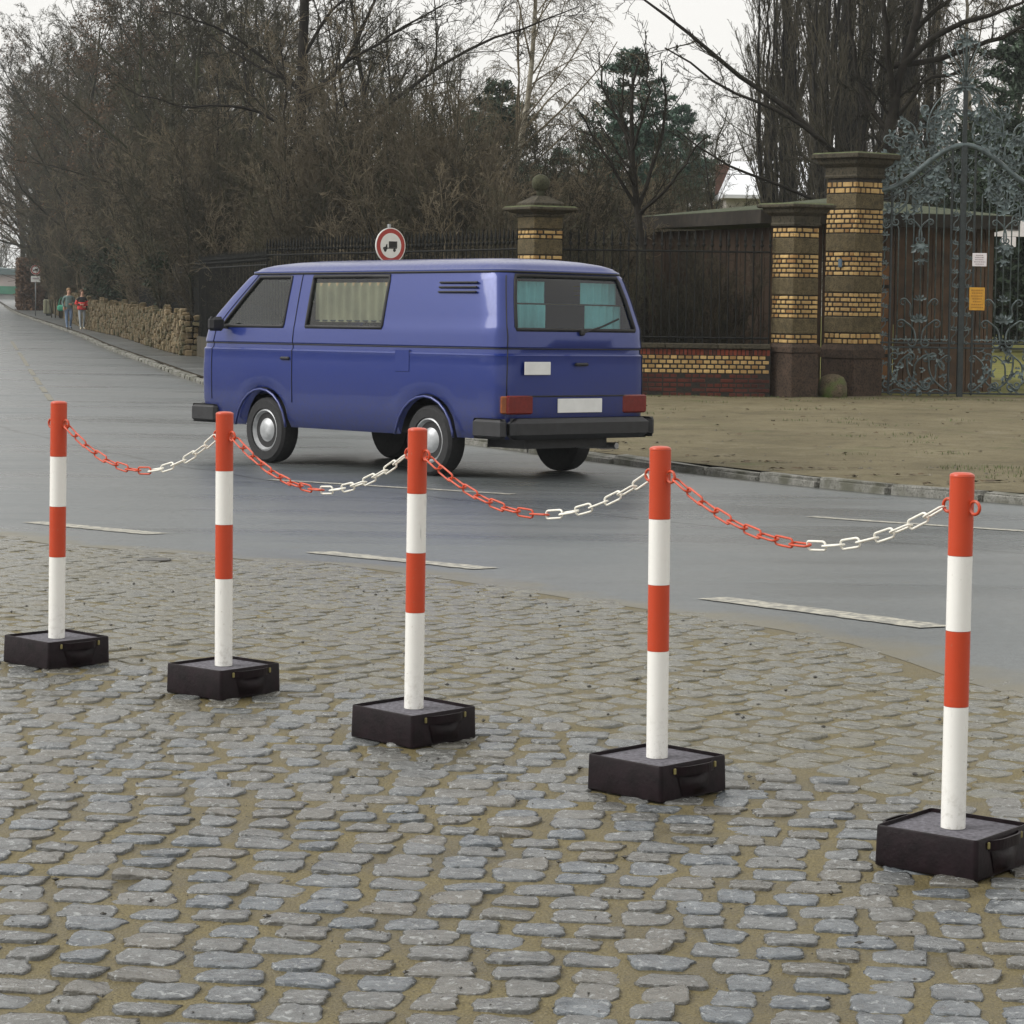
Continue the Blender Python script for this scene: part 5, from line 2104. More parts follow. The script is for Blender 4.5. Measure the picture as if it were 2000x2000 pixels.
    m.build('eyes_and_mouth', simple('dark_features_' + hair_mat.name, (.10, .05, .04), .5), t)
    m = MB()
    prof = [(.098, 1.60 if len(hair) > 1 else 1.69), (.106, 1.70), (.102, 1.75), (.080, 1.795), (.045, 1.818), (.005, 1.824)]
    m.lathe(prof, (0, .018, 0), 18)
    m.build('hair', hair_mat, t, True)
    return t
facing = math.radians(20)
man = person('walking person in a grey green jacket and blue jeans beside the rubble wall', (-18.85, 108.6, vz(108.6) + .014), facing, .97,
             ((.0, -.06, .50, .02, -.10, .105), (-.01, -.10, .52, .0, .10, .13)), (M['skin'], M['jacket_grey'], M['jeans'], M['shoe_dark']), [1], M['hair_fair'],
             (((.27, .03, 1.16), (.24, -.12, .98), (.0, -.3, -1)), ((.27, .05, 1.16), (.10, -.20, 1.10), (-1, -.2, .1))), 1.12)
m = MB()
m.box((0, 0, 0), (.30, .20, .26), bev=.06)
m.tube([(-.10, 0, .12), (-.06, 0, .34), (.02, 0, .46), (.06, 0, .34), (.10, 0, .12)], .015, 6)
bag = m.build('bag', M['bag_green'])
bag.location = (-19.16, 108.5, vz(108) + .92)
tag(bag, 'green bag carried on the right side of the walker in the grey green jacket', 'bag')
woman = person('walking person in a red jacket, black top and pale trousers beside the rubble wall', (-18.22, 108.2, vz(108) + .014), facing, .94,
               ((.0, -.10, .51, .02, -.16, .105), (-.01, -.06, .50, .0, .08, .12)), (M['skin'], M['top_black'], M['jeans_pale'], M['shoe_pale']), [1, 2], M['hair_brown'],
               (((.26, .05, 1.18), (.12, -.17, 1.12), (-1, -.3, .1)), ((.28, .06, 1.16), (.15, -.14, 1.02), (-1, -.2, .1))), .95)
m = MB()
ringj = []
prof = [(.205, .90), (.215, .95), (.212, 1.05), (.20, 1.16), (.195, 1.24), (.185, 1.235)]
m.lathe(prof, (0, -.01, 0), 20)
jk = m.build('jacket', M['jacket_red'], woman, True)
jk.scale = (1, .74, 1)
for s_ in (-1, 1):
    m = MB()
    pts = [(s_ * .20, .02, 1.30), (s_ * .275, .055, 1.16), (s_ * .21, -.09, 1.07)] if s_ > 0 else [(s_ * .20, .02, 1.30), (s_ * .265, .05, 1.18), (s_ * .19, -.08, 1.13)]
    m.tube(pts, [.075, .068, .055], 10)
    m.build('sleeve', M['jacket_red'], woman, True)

# ------------------------------------------------------------------ trees
def grow_level(rng, P, Rr, n_per, ang, ang_sd, lratio, segs, wig, trop, rratio, t0=.25, t1=1.0, lmin=.1, az=None, taper_t=.55, flat_=0.0, end_r=.35):
    """children of polylines P (M,K,3) with radii Rr (M,K); returns new polylines and radii"""
    Mn, K = P.shape[:2]
    seg = np.linalg.norm(np.diff(P, axis=1), axis=2).sum(1)
    N = Mn * n_per
    par = np.repeat(np.arange(Mn), n_per)
    t = rng.uniform(t0, t1, N)
    # spread along the parent evenly
    t = t0 + (t1 - t0) * ((np.tile(np.arange(n_per), Mn) + rng.uniform(0, 1, N)) / n_per)
    f = t * (K - 1)
    i = np.minimum(f.astype(int), K - 2)
    w = (f - i)[:, None]
    base = P[par, i] * (1 - w) + P[par, i + 1] * w
    rad = Rr[par, i] * (1 - w[:, 0]) + Rr[par, i + 1] * w[:, 0]
    d = P[par, i + 1] - P[par, i]
    d /= np.linalg.norm(d, axis=1)[:, None] + 1e-9
    rv = rng.normal(size=(N, 3))
    u = np.cross(d, rv)
    u /= np.linalg.norm(u, axis=1)[:, None] + 1e-9
    a = np.radians(rng.normal(ang, ang_sd, N))[:, None]
    nd = d * np.cos(a) + u * np.sin(a)
    nd[:, 2] *= (1 - flat_)
    nd /= np.linalg.norm(nd, axis=1)[:, None]
    L = seg[par] * lratio * rng.uniform(.55, 1.25, N) * (1 - taper_t * t)
    L = np.maximum(L, lmin)
    pts = np.zeros((N, segs + 1, 3))
    pts[:, 0] = base
    cur = nd
    for k in range(segs):
        cur = cur + rng.normal(size=(N, 3)) * wig + np.array([0, 0, trop])
        cur /= np.linalg.norm(cur, axis=1)[:, None]
        pts[:, k + 1] = pts[:, k] + cur * (L / segs)[:, None]
    r0 = np.minimum(rad * rratio * rng.uniform(.75, 1.1, N), rad * .9)
    rr_ = r0[:, None] * np.linspace(1, end_r, segs + 1)[None]
    return pts, rr_

def tubes(P, R_, S, rng):
    Mn, K = P.shape[:2]
    T = np.empty_like(P)
    T[:, 1:-1] = P[:, 2:] - P[:, :-2]
    T[:, 0] = P[:, 1] - P[:, 0]
    T[:, -1] = P[:, -1] - P[:, -2]
    T /= np.linalg.norm(T, axis=2)[..., None] + 1e-9
    ref = rng.normal(size=(Mn, 1, 3))
    n1 = np.cross(T, ref)
    n1 /= np.linalg.norm(n1, axis=2)[..., None] + 1e-9
    n2 = np.cross(T, n1)
    a = np.arange(S) * 2 * PI / S
    V_ = P[:, :, None] + (n1[:, :, None] * np.cos(a)[None, None, :, None] + n2[:, :, None] * np.sin(a)[None, None, :, None]) * R_[:, :, None, None]
    idx = np.arange(Mn * K * S).reshape(Mn, K, S)
    A, B = idx[:, :-1], idx[:, 1:]
    q = np.stack([A, np.roll(A, -1, 2), np.roll(B, -1, 2), B], -1).reshape(-1, 4)
    return V_.reshape(-1, 3), q

def join(parts):
    vs_, qs, o = [], [], 0
    for v, q in parts:
        vs_.append(v)
        qs.append(q + o)
        o += len(v)
    return np.concatenate(vs_), np.concatenate(qs)

def leaf_quads(rng, C, size, aspect=.55, up=0.0):
    N = len(C)
    d = rng.normal(size=(N, 3)); d[:, 2] += up
    d /= np.linalg.norm(d, axis=1)[:, None]
    u = np.cross(d, rng.normal(size=(N, 3)))
    u /= np.linalg.norm(u, axis=1)[:, None]
    s_ = (size * rng.uniform(.6, 1.4, N))[:, None]
    v = np.stack([C - d * s_, C + u * s_ * aspect, C + d * s_, C - u * s_ * aspect], 1).reshape(-1, 3)
    q = np.arange(N * 4).reshape(N, 4)
    return v, q

def curve_pts(ctrl, K):
    return resample_n(catmull(ctrl, 6), K)
def resample_n(P, n):
    d = np.r_[0, np.cumsum(np.linalg.norm(np.diff(P, axis=0), axis=1))]
    t = np.linspace(0, d[-1], n)
    return np.stack([np.interp(t, d, P[:, k]) for k in range(P.shape[1])], 1)

TRI = [0]
def make_tree(kind, seed, trunks, spec, bark, twig, split=2, min_r=.004, leaf=None, extra=None, mains=None, sides=(8, 6, 4, 3, 3, 3)):
    """trunks: list of (ctrl points, r0, r1). spec: list of dicts for grow_level. levels < split belong to the trunk, the rest to the crown"""
    rng = np.random.default_rng(seed)
    K0 = 14
    P = np.stack([resample_n(catmull(c, 6), K0) for c, _, _ in trunks])
    wob = rng.normal(0, .012, P.shape) * np.linspace(0, 1, K0)[None, :, None] * np.linalg.norm(P[:, -1] - P[:, 0], axis=1)[:, None, None] * .5
    P = P + wob
    Rr = np.stack([np.linspace(1, 0, K0) ** .9 * (a - b) + b for _, a, b in trunks])
    Rr[:, 0] *= 1.35
    lo, hi = [tubes(P, Rr, sides[0], rng)], []
    cur = (P, Rr)
    if mains:
        PM = np.stack([resample_n(catmull(c, 6), 12) for c, _, _ in mains])
        PM = PM + rng.normal(0, .02, PM.shape) * np.linspace(0, 1, 12)[None, :, None] * 2
        RM = np.stack([np.linspace(1, 0, 12) ** .8 * (a - b) + b for _, a, b in mains])
        lo.append(tubes(PM, RM, sides[1], rng))
        m_pair = (PM, RM)
    for li, sp in enumerate(spec):
        sp = dict(sp)
        NP, NR_ = grow_level(rng, cur[0], cur[1], **sp)
        if mains and li == 1:
            sp0 = dict(spec[1]); sp0['t0'] = .15; sp0['n_per'] = sp0['n_per'] + 4
            A, B = grow_level(rng, m_pair[0], m_pair[1], **sp0)
            NP, NR_ = np.concatenate([NP, A]), np.concatenate([NR_, B])
        NR_ = np.maximum(NR_, min_r)
        tb_ = tubes(NP, NR_, sides[min(li + 1, len(sides) - 1)], rng)
        (lo if li + 1 < split else hi).append(tb_)
        cur = (NP, NR_)
    lv = None
    if leaf:
        n, size, mat, sp_ = leaf
        Pf = cur[0].reshape(-1, 3)
        if kind == 'conifer':
            wt = .15 + np.hypot(Pf[:, 0], Pf[:, 1])
            C = Pf[rng.choice(len(Pf), size=n, p=wt / wt.sum())] + rng.normal(0, sp_, (n, 3))
        else:
            C = Pf[rng.integers(len(Pf), size=n)] + rng.normal(0, sp_, (n, 3))
        lv = (leaf_quads(rng, C, size, .3 if kind == 'conifer' else .55), mat)
    out = []
    v, q = join(lo)
    out.append(('trunk', fast_mesh('trunk', v, q, bark)))
    if hi:
        v, q = join(hi)
        out.append(('crown', fast_mesh('crown', v, q, twig, smooth=False)))
        TRI[0] += len(q) * 2
    if lv:
        out.append(('leaves', fast_mesh('leaves', lv[0][0], lv[0][1], lv[1], smooth=False)))
        TRI[0] += len(lv[0][1]) * 2
    return out

def plant(proto, name, label, cat, x, y, rz=0.0, sc=1.0, group=None, z=None, zs=None):
    t = thing(name, label, cat, (x, y, (vz_at(x, y) if z is None else z)), rz, group)
    t.scale = (sc, sc, sc if zs is None else zs)
    for nme, me in proto:
        link(nme, me, t)
    return t
def vz_at(x, y):
    return V(x, y) - .08

def L(n, ang, sd, lr, segs, wig, trop, rr, t0=.25, t1=1.0, **kw):
    return dict(n_per=n, ang=ang, ang_sd=sd, lratio=lr, segs=segs, wig=wig, trop=trop, rratio=rr, t0=t0, t1=t1, **kw)

rt = random.Random(4)
# broad crowned trees
def broad(seed, H_=13.0, r=.20, bark='bark', twig='twig', leafn=0, leafm='beech', dens=1.0):
    rg_ = random.Random(seed)
    tk = [([(0, 0, -.2), (rg_.uniform(-.2, .2), 0, H_ * .35), (rg_.uniform(-.5, .5), rg_.uniform(-.4, .4), H_ * .7), (rg_.uniform(-.8, .8), rg_.uniform(-.5, .5), H_)], r, .03)]
    sp = [L(17, 52, 12, .55, 7, .10, .05, .55, .22, .98, taper_t=.6),
          L(7, 42, 14, .52, 6, .13, .03, .55, .25),
          L(int(6 * dens), 40, 14, .55, 5, .16, .02, .55, .2),
          L(int(7 * dens), 40, 16, .62, 3, .2, .02, .6, .15)]
    return make_tree('broad', seed, tk, sp, M[bark], M[twig], 2, .0065, (leafn, .05, M[leafm], .15) if leafn else None)
def slender(seed, H_=11.0, r=.13, bark='bark_black', twig='twig'):
    rg_ = random.Random(seed)
    tk = [([(0, 0, -.2), (rg_.uniform(-.2, .2), 0, H_ * .35), (rg_.uniform(-.4, .4), 0, H_ * .7), (rg_.uniform(-.6, .6), 0, H_)], r, .015)]
    sp = [L(22, 38, 10, .36, 6, .10, .07, .5, .25, .98, taper_t=.55),
          L(8, 36, 12, .5, 5, .14, .04, .55, .15),
          L(9, 38, 14, .55, 4, .17, .03, .6, .1)]
    return make_tree('slender', seed, tk, sp, M[bark], M[twig], 2, .006)
def thicket(seed, H_=5.0, stems=11, twig='twig', bark='bark', w=1.6):
    rg_ = random.Random(seed)
    tk = []
    for i in range(stems):
        a = rg_.uniform(0, 6.28); d = rg_.uniform(.0, .6)
        ln = rg_.uniform(.1, w)
        h = H_ * rg_.uniform(.65, 1.05)
        x0, y0 = d * math.cos(a), d * math.sin(a)
        tk.append(([(x0, y0, -.15), (x0 + ln * .25 * math.cos(a), y0 + ln * .25 * math.sin(a), h * .4), (x0 + ln * math.cos(a), y0 + ln * math.sin(a), h)], rg_.uniform(.022, .045), .007))
    sp = [L(12, 32, 12, .42, 6, .12, .07, .6, .12, .98),
          L(7, 38, 14, .5, 4, .17, .03, .65, .1),
          L(5, 40, 16, .55, 3, .2, .02, .7, .1)]
    return make_tree('thicket', seed, tk, sp, M[bark], M[twig], 1, .0055, sides=(5, 3, 3, 3))
def birch(seed, H_=15.0):
    tk = [([(0, 0, -.2), (.15, 0, H_ * .3), (.75, 0, H_ * .62), (1.0, 0, H_)], .16, .02)]
    sp = [L(24, 38, 9, .34, 7, .07, .03, .4, .3, .98, taper_t=.5),
          L(11, 45, 14, .55, 6, .10, -.10, .5, .2),
          L(14, 35, 14, .62, 5, .10, -.22, .6, .15)]
    return make_tree('birch', seed, tk, sp, M['birch_bark'], M['twig_pale'], 1, .006)
def poplar(seed, H_=19.0):
    rg_ = random.Random(seed)
    tk = [([(0, 0, -.2), (.0, .0, H_ * .5), (.1, 0, H_)], .42, .03)]
    for i in range(16):
        a = rg_.uniform(0, 6.28); h0 = rg_.uniform(.2, 3.5); d = rg_.uniform(.7, 1.5)
        tk.append(([(.2 * math.cos(a), .2 * math.sin(a), h0), (d * .75 * math.cos(a), d * .75 * math.sin(a), h0 + 2.0), (d * math.cos(a), d * math.sin(a), h0 + 7), (d * .9 * math.cos(a), d * .9 * math.sin(a), H_ * rg_.uniform(.7, .95))], rg_.uniform(.06, .12), .012))
    sp = [L(22, 16, 6, .22, 6, .05, .10, .5, .06, .98, taper_t=.35),
          L(8, 18, 8, .5, 5, .07, .09, .55, .1),
          L(4, 24, 10, .5, 3, .1, .06, .7, .1)]
    return make_tree('poplar', seed, tk, sp, M['bark_black'], M['twig_poplar'], 1, .008, sides=(7, 3, 3, 3))
def conifer(seed, H_=12.0, needles='needles', wdt=.26, n=34000):
    """trunk, whorls of branches that shorten towards the top, flat sprays of needles along them"""
    rng = np.random.default_rng(seed)
    tk = np.stack([rng.normal(0, .02, 12), rng.normal(0, .02, 12), np.linspace(-.2, H_, 12)], 1)[None]
    tr = np.linspace(.16, .02, 12)[None]
    nb = 150
    t = np.sort(rng.uniform(.10, .985, nb))
    Lb = wdt * H_ * (1 - t) ** .55 * rng.uniform(.55, 1.2, nb) + .12
    az = np.arange(nb) * 2.399 + rng.normal(0, .3, nb)
    P = np.zeros((nb, 6, 3))
    for k in range(6):
        u = k / 5
        P[:, k, 0] = np.cos(az) * Lb * u
        P[:, k, 1] = np.sin(az) * Lb * u
        P[:, k, 2] = t * H_ + Lb * (-.10 * u + .28 * u * u)
    P += rng.normal(0, .03, P.shape)
    Rb = np.linspace(.028, .008, 6)[None] * np.ones((nb, 1))
    A, B = grow_level(rng, P, Rb, 8, 48, 10, .40, 3, .08, .02, .5, .2, .98)
    b = rng.choice(len(A), size=n, p=Lb.repeat(8) / Lb.repeat(8).sum())
    u = rng.uniform(0, 3, n)
    i = np.minimum(u.astype(int), 2)
    f = (u - i)[:, None]
    C = A[b, i] * (1 - f) + A[b, i + 1] * f
    b2 = rng.choice(nb, size=n // 3, p=Lb / Lb.sum())
    u2 = rng.uniform(.8, 4.99, n // 3)
    i2 = u2.astype(int)
    f2 = (u2 - i2)[:, None]
    C = np.concatenate([C, P[b2, i2] * (1 - f2) + P[b2, i2 + 1] * f2])
    C += rng.normal(0, .07, C.shape)
    lv = leaf_quads(rng, C, .13, .26, .35)
    v0, q0 = tubes(tk, tr, 7, rng)
    v1, q1 = join([tubes(P, Rb, 4, rng), tubes(A, np.maximum(B, .007), 3, rng)])
    TRI[0] += (len(q1) + len(lv[1])) * 2
    return [('trunk', fast_mesh('trunk', v0, q0, M['bark'])), ('crown', fast_mesh('crown', v1, q1, M['twig_dark'], smooth=False)), ('needles', fast_mesh('needles', lv[0], lv[1], M[needles], smooth=False))]
def bush(seed, W=2.2, H_=2.6, leafm='ivy', n=22000):
    rng = np.random.default_rng(seed)
    rg_ = random.Random(seed)
    tk = []
    for i in range(9):
        a = rg_.uniform(0, 6.28); d = rg_.uniform(.2, W * .8)
        tk.append(([(0, 0, -.1), (d * .4 * math.cos(a), d * .4 * math.sin(a), H_ * .5), (d * math.cos(a), d * math.sin(a), H_ * rg_.uniform(.6, 1))], .04, .01))
    sp = [L(9, 48, 14, .5, 4, .14, .04, .55, .15, .98), L(6, 48, 14, .5, 3, .16, .03, .6, .2)]
    return make_tree('bush', seed, tk, sp, M['bark'], M['twig_dark'], 1, .008, (n, .050, M[leafm], .15), sides=(5, 3, 3))

BROAD = [broad(1), broad(2, 12.0, .18, twig='twig_red'), broad(3, 14.0, .22, twig='twig_dark')]
SLIM = [slender(11), slender(12, 9.5, .09, twig='twig_pale')]
THICK = [thicket(21), thicket(22, 4.4, 12, 'twig_pale'), thicket(23, 5.6, 11, 'twig_dark'), thicket(24, 5.0, 12, 'twig_red')]
BIRCH = birch(31)
POP = poplar(41)
PINE = conifer(51, 11.0, 'needles', .33)
SPRUCE = conifer(52, 13.0, 'needles_blue', .29)
BUSH = [bush(61), bush(62, 2.6, 3.2)]
LEAFBUSH = bush(63, 2.0, 2.4, 'beech', 9000)
REDTREE = broad(5, 13.0, .22, twig='twig_red', leafn=5000)

def XW(px, Y):
    return (px - 1000) / 5000 * Y

# ---- the big oak behind the van: straight dark trunk, long limbs
oak_tr = [([(0, 0, -.2), (.05, 0, 4), (-.05, 0, 8), (.0, 0, 12), (.2, 0, 17)], .215, .05)]
oak_limbs = [([(0, 0, 5.2), (1.2, -.3, 5.9), (2.6, -.5, 7.0), (4.4, -.6, 8.2), (7.2, -.4, 9.3)], .075, .014),
             ([(0, 0, 6.8), (1.0, .3, 7.8), (2.2, .6, 8.6), (3.8, .8, 9.6)], .06, .014),
             ([(0, 0, 7.0), (-1.1, .2, 8.0), (-2.4, .2, 8.8), (-4.0, .2, 9.2)], .06, .014),
             ([(0, 0, 5.8), (-1.4, -.4, 6.6), (-3.0, -.6, 6.6), (-4.6, -.8, 7.0)], .05, .014),
             ([(0, 0, 8.0), (.8, -.4, 9.2), (2.2, -.4, 10.2)], .055, .014)]
oak = make_tree('oak', 71, oak_tr, [L(10, 58, 12, .34, 7, .12, .05, .45, .35, .95, taper_t=.4), L(8, 48, 14, .5, 6, .15, .02, .5, .15), L(7, 45, 15, .52, 5, .18, 0, .55, .2), L(6, 45, 16, .6, 3, .2, 0, .6, .15)],
                M['bark_black'], M['twig_dark'], 2, .007, mains=oak_limbs)
plant(oak, 'oak_tree', 'big bare oak with straight dark trunk and long limbs, left of the round sign', 'tree', XW(586, 68), 68)

# ---- the dark tree forking above the gate pillar
hx, hy_ = XW(1712, 52), 52.0
def HP(px, py, dy=0.0):
    """limb point in the tree's own frame, read off at the tree's distance"""
    s_ = 5000 / 52.0
    return ((px - 1712) / s_, dy, 1.46 + (573.5 - py) / s_ - vz_at(hx, hy_))
fork_tr = [([HP(1700, 790), HP(1706, 560), HP(1716, 380), HP(1726, 270), HP(1742, 160), HP(1772, 60), HP(1800, -120)], .20, .05)]
fork_limbs = [([HP(1706, 470), HP(1668, 345), HP(1600, 275, .3), HP(1530, 215, .4), HP(1450, 160, .5), HP(1340, 75, .4), HP(1240, -10, .3)], .085, .02),
              ([HP(1712, 430), HP(1655, 340, -.4), HP(1580, 270, -.5), HP(1500, 228, -.6), HP(1400, 180, -.7), HP(1290, 110, -.7)], .055, .015),
              ([HP(1726, 262), HP(1680, 190, .2), HP(1655, 90, .2), HP(1640, -60, .3)], .07, .02),
              ([HP(1735, 200), HP(1716, 110, -.3), HP(1704, 0, -.4), HP(1700, -120, -.4)], .08, .03),
              ([HP(1730, 130), HP(1810, 118, .2), HP(1880, 92, .3), HP(1960, 60, .3), HP(2060, 0, .3)], .075, .02),
              ([HP(1738, 235), HP(1790, 160, -.4), HP(1850, 140, -.4), HP(1900, 80, -.6)], .05, .015),
              ([HP(1748, 130), HP(1830, 60, -.2), HP(1920, 30, -.3), HP(2020, -20, -.3)], .075, .02),
              ([HP(1772, 60), HP(1850, -10, .1), HP(1960, -60, .3)], .06, .02),
              ([HP(1690, 390), HP(1600, 400, -.6), HP(1500, 365, -.9), HP(1400, 330, -1.1), HP(1310, 270, -1.2)], .045, .012)]
forkt = make_tree('fork', 81, fork_tr, [L(8, 50, 12, .22, 6, .1, .03, .35, .5, .95), L(5, 44, 12, .30, 6, .12, .05, .42, .2), L(6, 42, 14, .5, 5, .15, .03, .5, .2), L(6, 42, 14, .55, 3, .18, .03, .6, .2)],
                  M['bark_black'], M['twig_dark'], 2, .0055, mains=fork_limbs)
plant(forkt, 'forked_tree', 'dark bare tree forking just above the cap of the gate pillar, with limbs sweeping left', 'tree', hx, hy_)

# ---- slim dark tree right behind the iron fence
sx, sy = XW(1256, 46.0), 46.0
def SP(px, py, dy=0.0):
    s_ = 5000 / 46.0
    return ((px - 1256) / s_, dy, 1.46 + (569 - py) / s_ - vz_at(sx, sy))
sl_tr = [([SP(1262, 790), SP(1256, 640), SP(1248, 500), SP(1240, 420), SP(1228, 330), SP(1222, 240), SP(1232, 120)], .115, .02)]
sl_limbs = [([SP(1238, 415), SP(1268, 330, .2), SP(1290, 230, .2), SP(1284, 120, .2)], .045, .012),
            ([SP(1236, 405), SP(1188, 330, -.2), SP(1150, 270, -.2), SP(1120, 215, -.3)], .04, .010),
            ([SP(1226, 320), SP(1208, 230, .3), SP(1212, 130, .3)], .035, .01),
            ([SP(1240, 420), SP(1300, 365, -.3), SP(1345, 300, -.4), SP(1380, 270, -.5)], .035, .010),
            ([SP(1224, 280), SP(1176, 190, .2), SP(1160, 100, .2)], .03, .01),
            ([SP(1228, 300), SP(1252, 200, -.3), SP(1248, 80, -.3)], .03, .01)]
slt = make_tree('slim', 91, sl_tr, [L(9, 40, 10, .28, 6, .1, .05, .4, .45, .95), L(7, 38, 12, .42, 5, .12, .05, .45, .2), L(6, 40, 14, .5, 4, .15, .03, .55, .2)],
                M['bark_black'], M['twig_dark'], 2, .005, mains=sl_limbs)
plant(slt, 'slim_tree', 'slim dark bare tree growing just behind the iron fence between the two brick pillars', 'tree', sx, sy)

plant(BIRCH, 'birch_tree', 'pale barked birch with hanging twigs, above the stone ball of the pillar', 'tree', XW(985, 82), 82, 0, 1.0)
plant(BIRCH, 'birch_tree', 'second pale birch behind the right leaf of the gate', 'tree', XW(1905, 96), 96, 2.2, 1.05)
plant(POP, 'poplar_tree', 'huge columnar bare poplar behind the tall gate pillar', 'tree', XW(1640, 90), 90, 0, 1.12)
plant(POP, 'poplar_tree', 'narrower columnar poplar just left of the huge one', 'tree', XW(1530, 96), 96, 2.0, .95)
plant(POP, 'poplar_tree', 'columnar poplar just right of the huge one', 'tree', XW(1760, 97), 97, 4.0, 1.0)
plant(PINE, 'pine_tree', 'dark green pine left of the birch trunk', 'tree', XW(968, 92), 92, .5, .86)
plant(SPRUCE, 'spruce_tree', 'tall blue green spruce behind the slim tree at the fence', 'tree', XW(1225, 100), 100, 0, .86)
plant(SPRUCE, 'spruce_tree', 'smaller blue green spruce between the slim tree and the pale roof', 'tree', XW(1322, 112), 112, 1.0, .72)
plant(PINE, 'pine_tree', 'dark pine at the right edge beyond the gate overthrow', 'tree', XW(2010, 78), 78, 2.0, .95)
plant(SPRUCE, 'spruce_tree', 'faint spruce showing left of the pine by the birch', 'tree', XW(1090, 118), 118, 3.0, .66)

# ---- wood on the left: big reddish trees fading into the mist, then rows of bare trees and thickets
plant(REDTREE, 'beech_tree', 'wide reddish brown tree at the far left, highest in the mist', 'tree', XW(165, 126), 126, .3, 1.12)
plant(REDTREE, 'beech_tree', 'reddish brown tree in the mist, right of the highest one', 'tree', XW(285, 112), 112, 2.1, 1.06)
plant(REDTREE, 'beech_tree', 'lower reddish tree leaning over the far end of the pavement', 'tree', XW(125, 172), 172, 4.0, 1.1)
plant(REDTREE, 'beech_tree', 'faint reddish tree above the leafy hedge end', 'tree', XW(62, 200), 200, 5.0, 1.45)
MARKS = [(75, 'above the far hedge end'), (140, 'above the litter bin'), (205, 'above the two walkers'), (330, 'above the rubble wall'), (430, 'left of the windscreen of the van'), (545, 'left of the oak trunk'), (640, 'around the oak trunk'),
         (720, 'between the oak and the round sign'), (800, 'right behind the round sign'), (900, 'right of the round sign'), (985, 'left of the ball topped pillar'), (1070, 'behind the ball topped pillar'),
         (1180, 'between the ball pillar and the slim tree'), (1300, 'behind the slim tree at the fence'), (1420, 'left of the pale roof'), (1560, 'beside the pale roof'), (1800, 'behind the tall gate pillar'), (3000, 'behind the iron gate')]
def where(px):
    for lim, w in MARKS:
        if px < lim:
            return w
SEEN = {}
def lab(base, px, Y):
    """look, place, and where two would still read alike, which of them stands nearer"""
    w = where(px)
    SEEN.setdefault((base, w), []).append(Y)
    n = len(SEEN[(base, w)])
    deep = ['', ', farther back', ', farthest back', ', deepest in the wood'][min(n - 1, 3)]
    return base + ' ' + w + deep
TK = ['greyish', 'reddish', 'dark']
lefts = [(215, 142, 2, 1.0), (195, 168, 1, 1.2), (330, 100, 2, .92), (400, 92, 0, .98), (455, 110, 1, 1.15), (500, 86, 2, .82), (660, 96, 0, .86), (745, 88, 1, .74), (840, 100, 2, .78), (905, 112, 0, .74),
         (360, 135, 0, 1.25), (545, 130, 1, 1.2), (620, 120, 2, 1.05), (780, 125, 0, .95), (1090, 128, 1, .62), (1330, 125, 2, .60), (1480, 130, 0, .85), (1900, 120, 1, 1.0), (1985, 112, 0, 1.0), (2060, 118, 2, 1.0),
         (240, 122, 0, 1.1), (190, 136, 1, 1.15), (130, 176, 2, 1.3), (95, 190, 0, 1.35), (70, 215, 2, 1.45), (45, 235, 1, 1.4), (265, 160, 2, 1.4), (310, 128, 1, 1.15), (370, 115, 2, 1.05), (420, 128, 0, 1.2), (175, 190, 0, 1.55), (220, 175, 1, 1.5),
         (480, 140, 2, 1.3), (580, 105, 1, .95), (350, 170, 1, 1.6), (430, 165, 2, 1.5), (530, 112, 0, 1.0), (300, 150, 0, 1.4), (155, 148, 0, 1.15), (700, 112, 2, .95), (110, 178, 0, 1.2), (42, 250, 0, 1.5), (50, 228, 1, 1.55), (86, 184, 0, 1.45), (75, 206, 1, 1.5), (1040, 125, 0, .80), (1290, 132, 0, .78), (1130, 140, 1, .86), (985, 132, 1, .9), (1400, 138, 0, .8), (880, 130, 0, .95)]
for i, (px, Y, k, sc) in sorted(enumerate(lefts), key=lambda q: q[1][1]):
    plant(BROAD[k], 'bare_tree', lab(TK[k] + ' bare tree', px, Y), 'tree', XW(px, Y), Y, rt.uniform(0, 6.28), sc, 'bare trees of the wood')
slims = [(700, 72, 0, 1.0), (640, 66, 1, .9), (820, 70, 1, .82), (880, 64, 0, .70), (760, 80, 0, .95), (560, 62, 1, .82), (1120, 74, 1, .58), (1300, 72, 0, .5), (480, 78, 0, .95), (930, 78, 1, .78), (1385, 62, 0, .5), (420, 74, 1, .85)]
for i, (px, Y, k, sc) in sorted(enumerate(slims), key=lambda q: q[1][1]):
    plant(SLIM[k], 'young_tree', lab(('slender brown sapling', 'pale slender sapling')[k], px, Y), 'tree', XW(px, Y), Y, rt.uniform(0, 6.28), sc, 'young trees behind the fence')
# thickets: behind the fence at the middle, behind the rubble wall at the left
def fence_line_y(px):
    return np.interp(px, [0, 150, 250, 380, 500, 700, 1000, 1500], [180, 130, 100, 72, 62, 54, 47, 47])
k = 0
for row, (off, n) in enumerate(((1.5, 26), (5.0, 24), (10.0, 22), (17.0, 22), (26.0, 22))):
    for i in range(n):
        px = 90 + (1500 - 90) * (i + rt.uniform(.1, .9)) / n
        Y = fence_line_y(px) + off + rt.uniform(-1, 1) + (4 if px > 1230 else 0)
        x = XW(px, Y)
        if (px > 1180 and 45 < Y < 54.5) or px > 1372:
            continue
        kk = (k * 7 + row) % 4
        plant(THICK[kk], 'thicket', lab(('brown thicket', 'pale brown thicket', 'dark thicket', 'reddish thicket')[kk], px, Y), 'shrub', x, Y, rt.uniform(0, 6.28), rt.uniform(.72, 1.12) * ((1 + .02 * row) if px > 430 else 1.2 * (1 + .12 * row)) * (.82 if px > 900 else 1), 'bare thickets behind the fence')
        k += 1
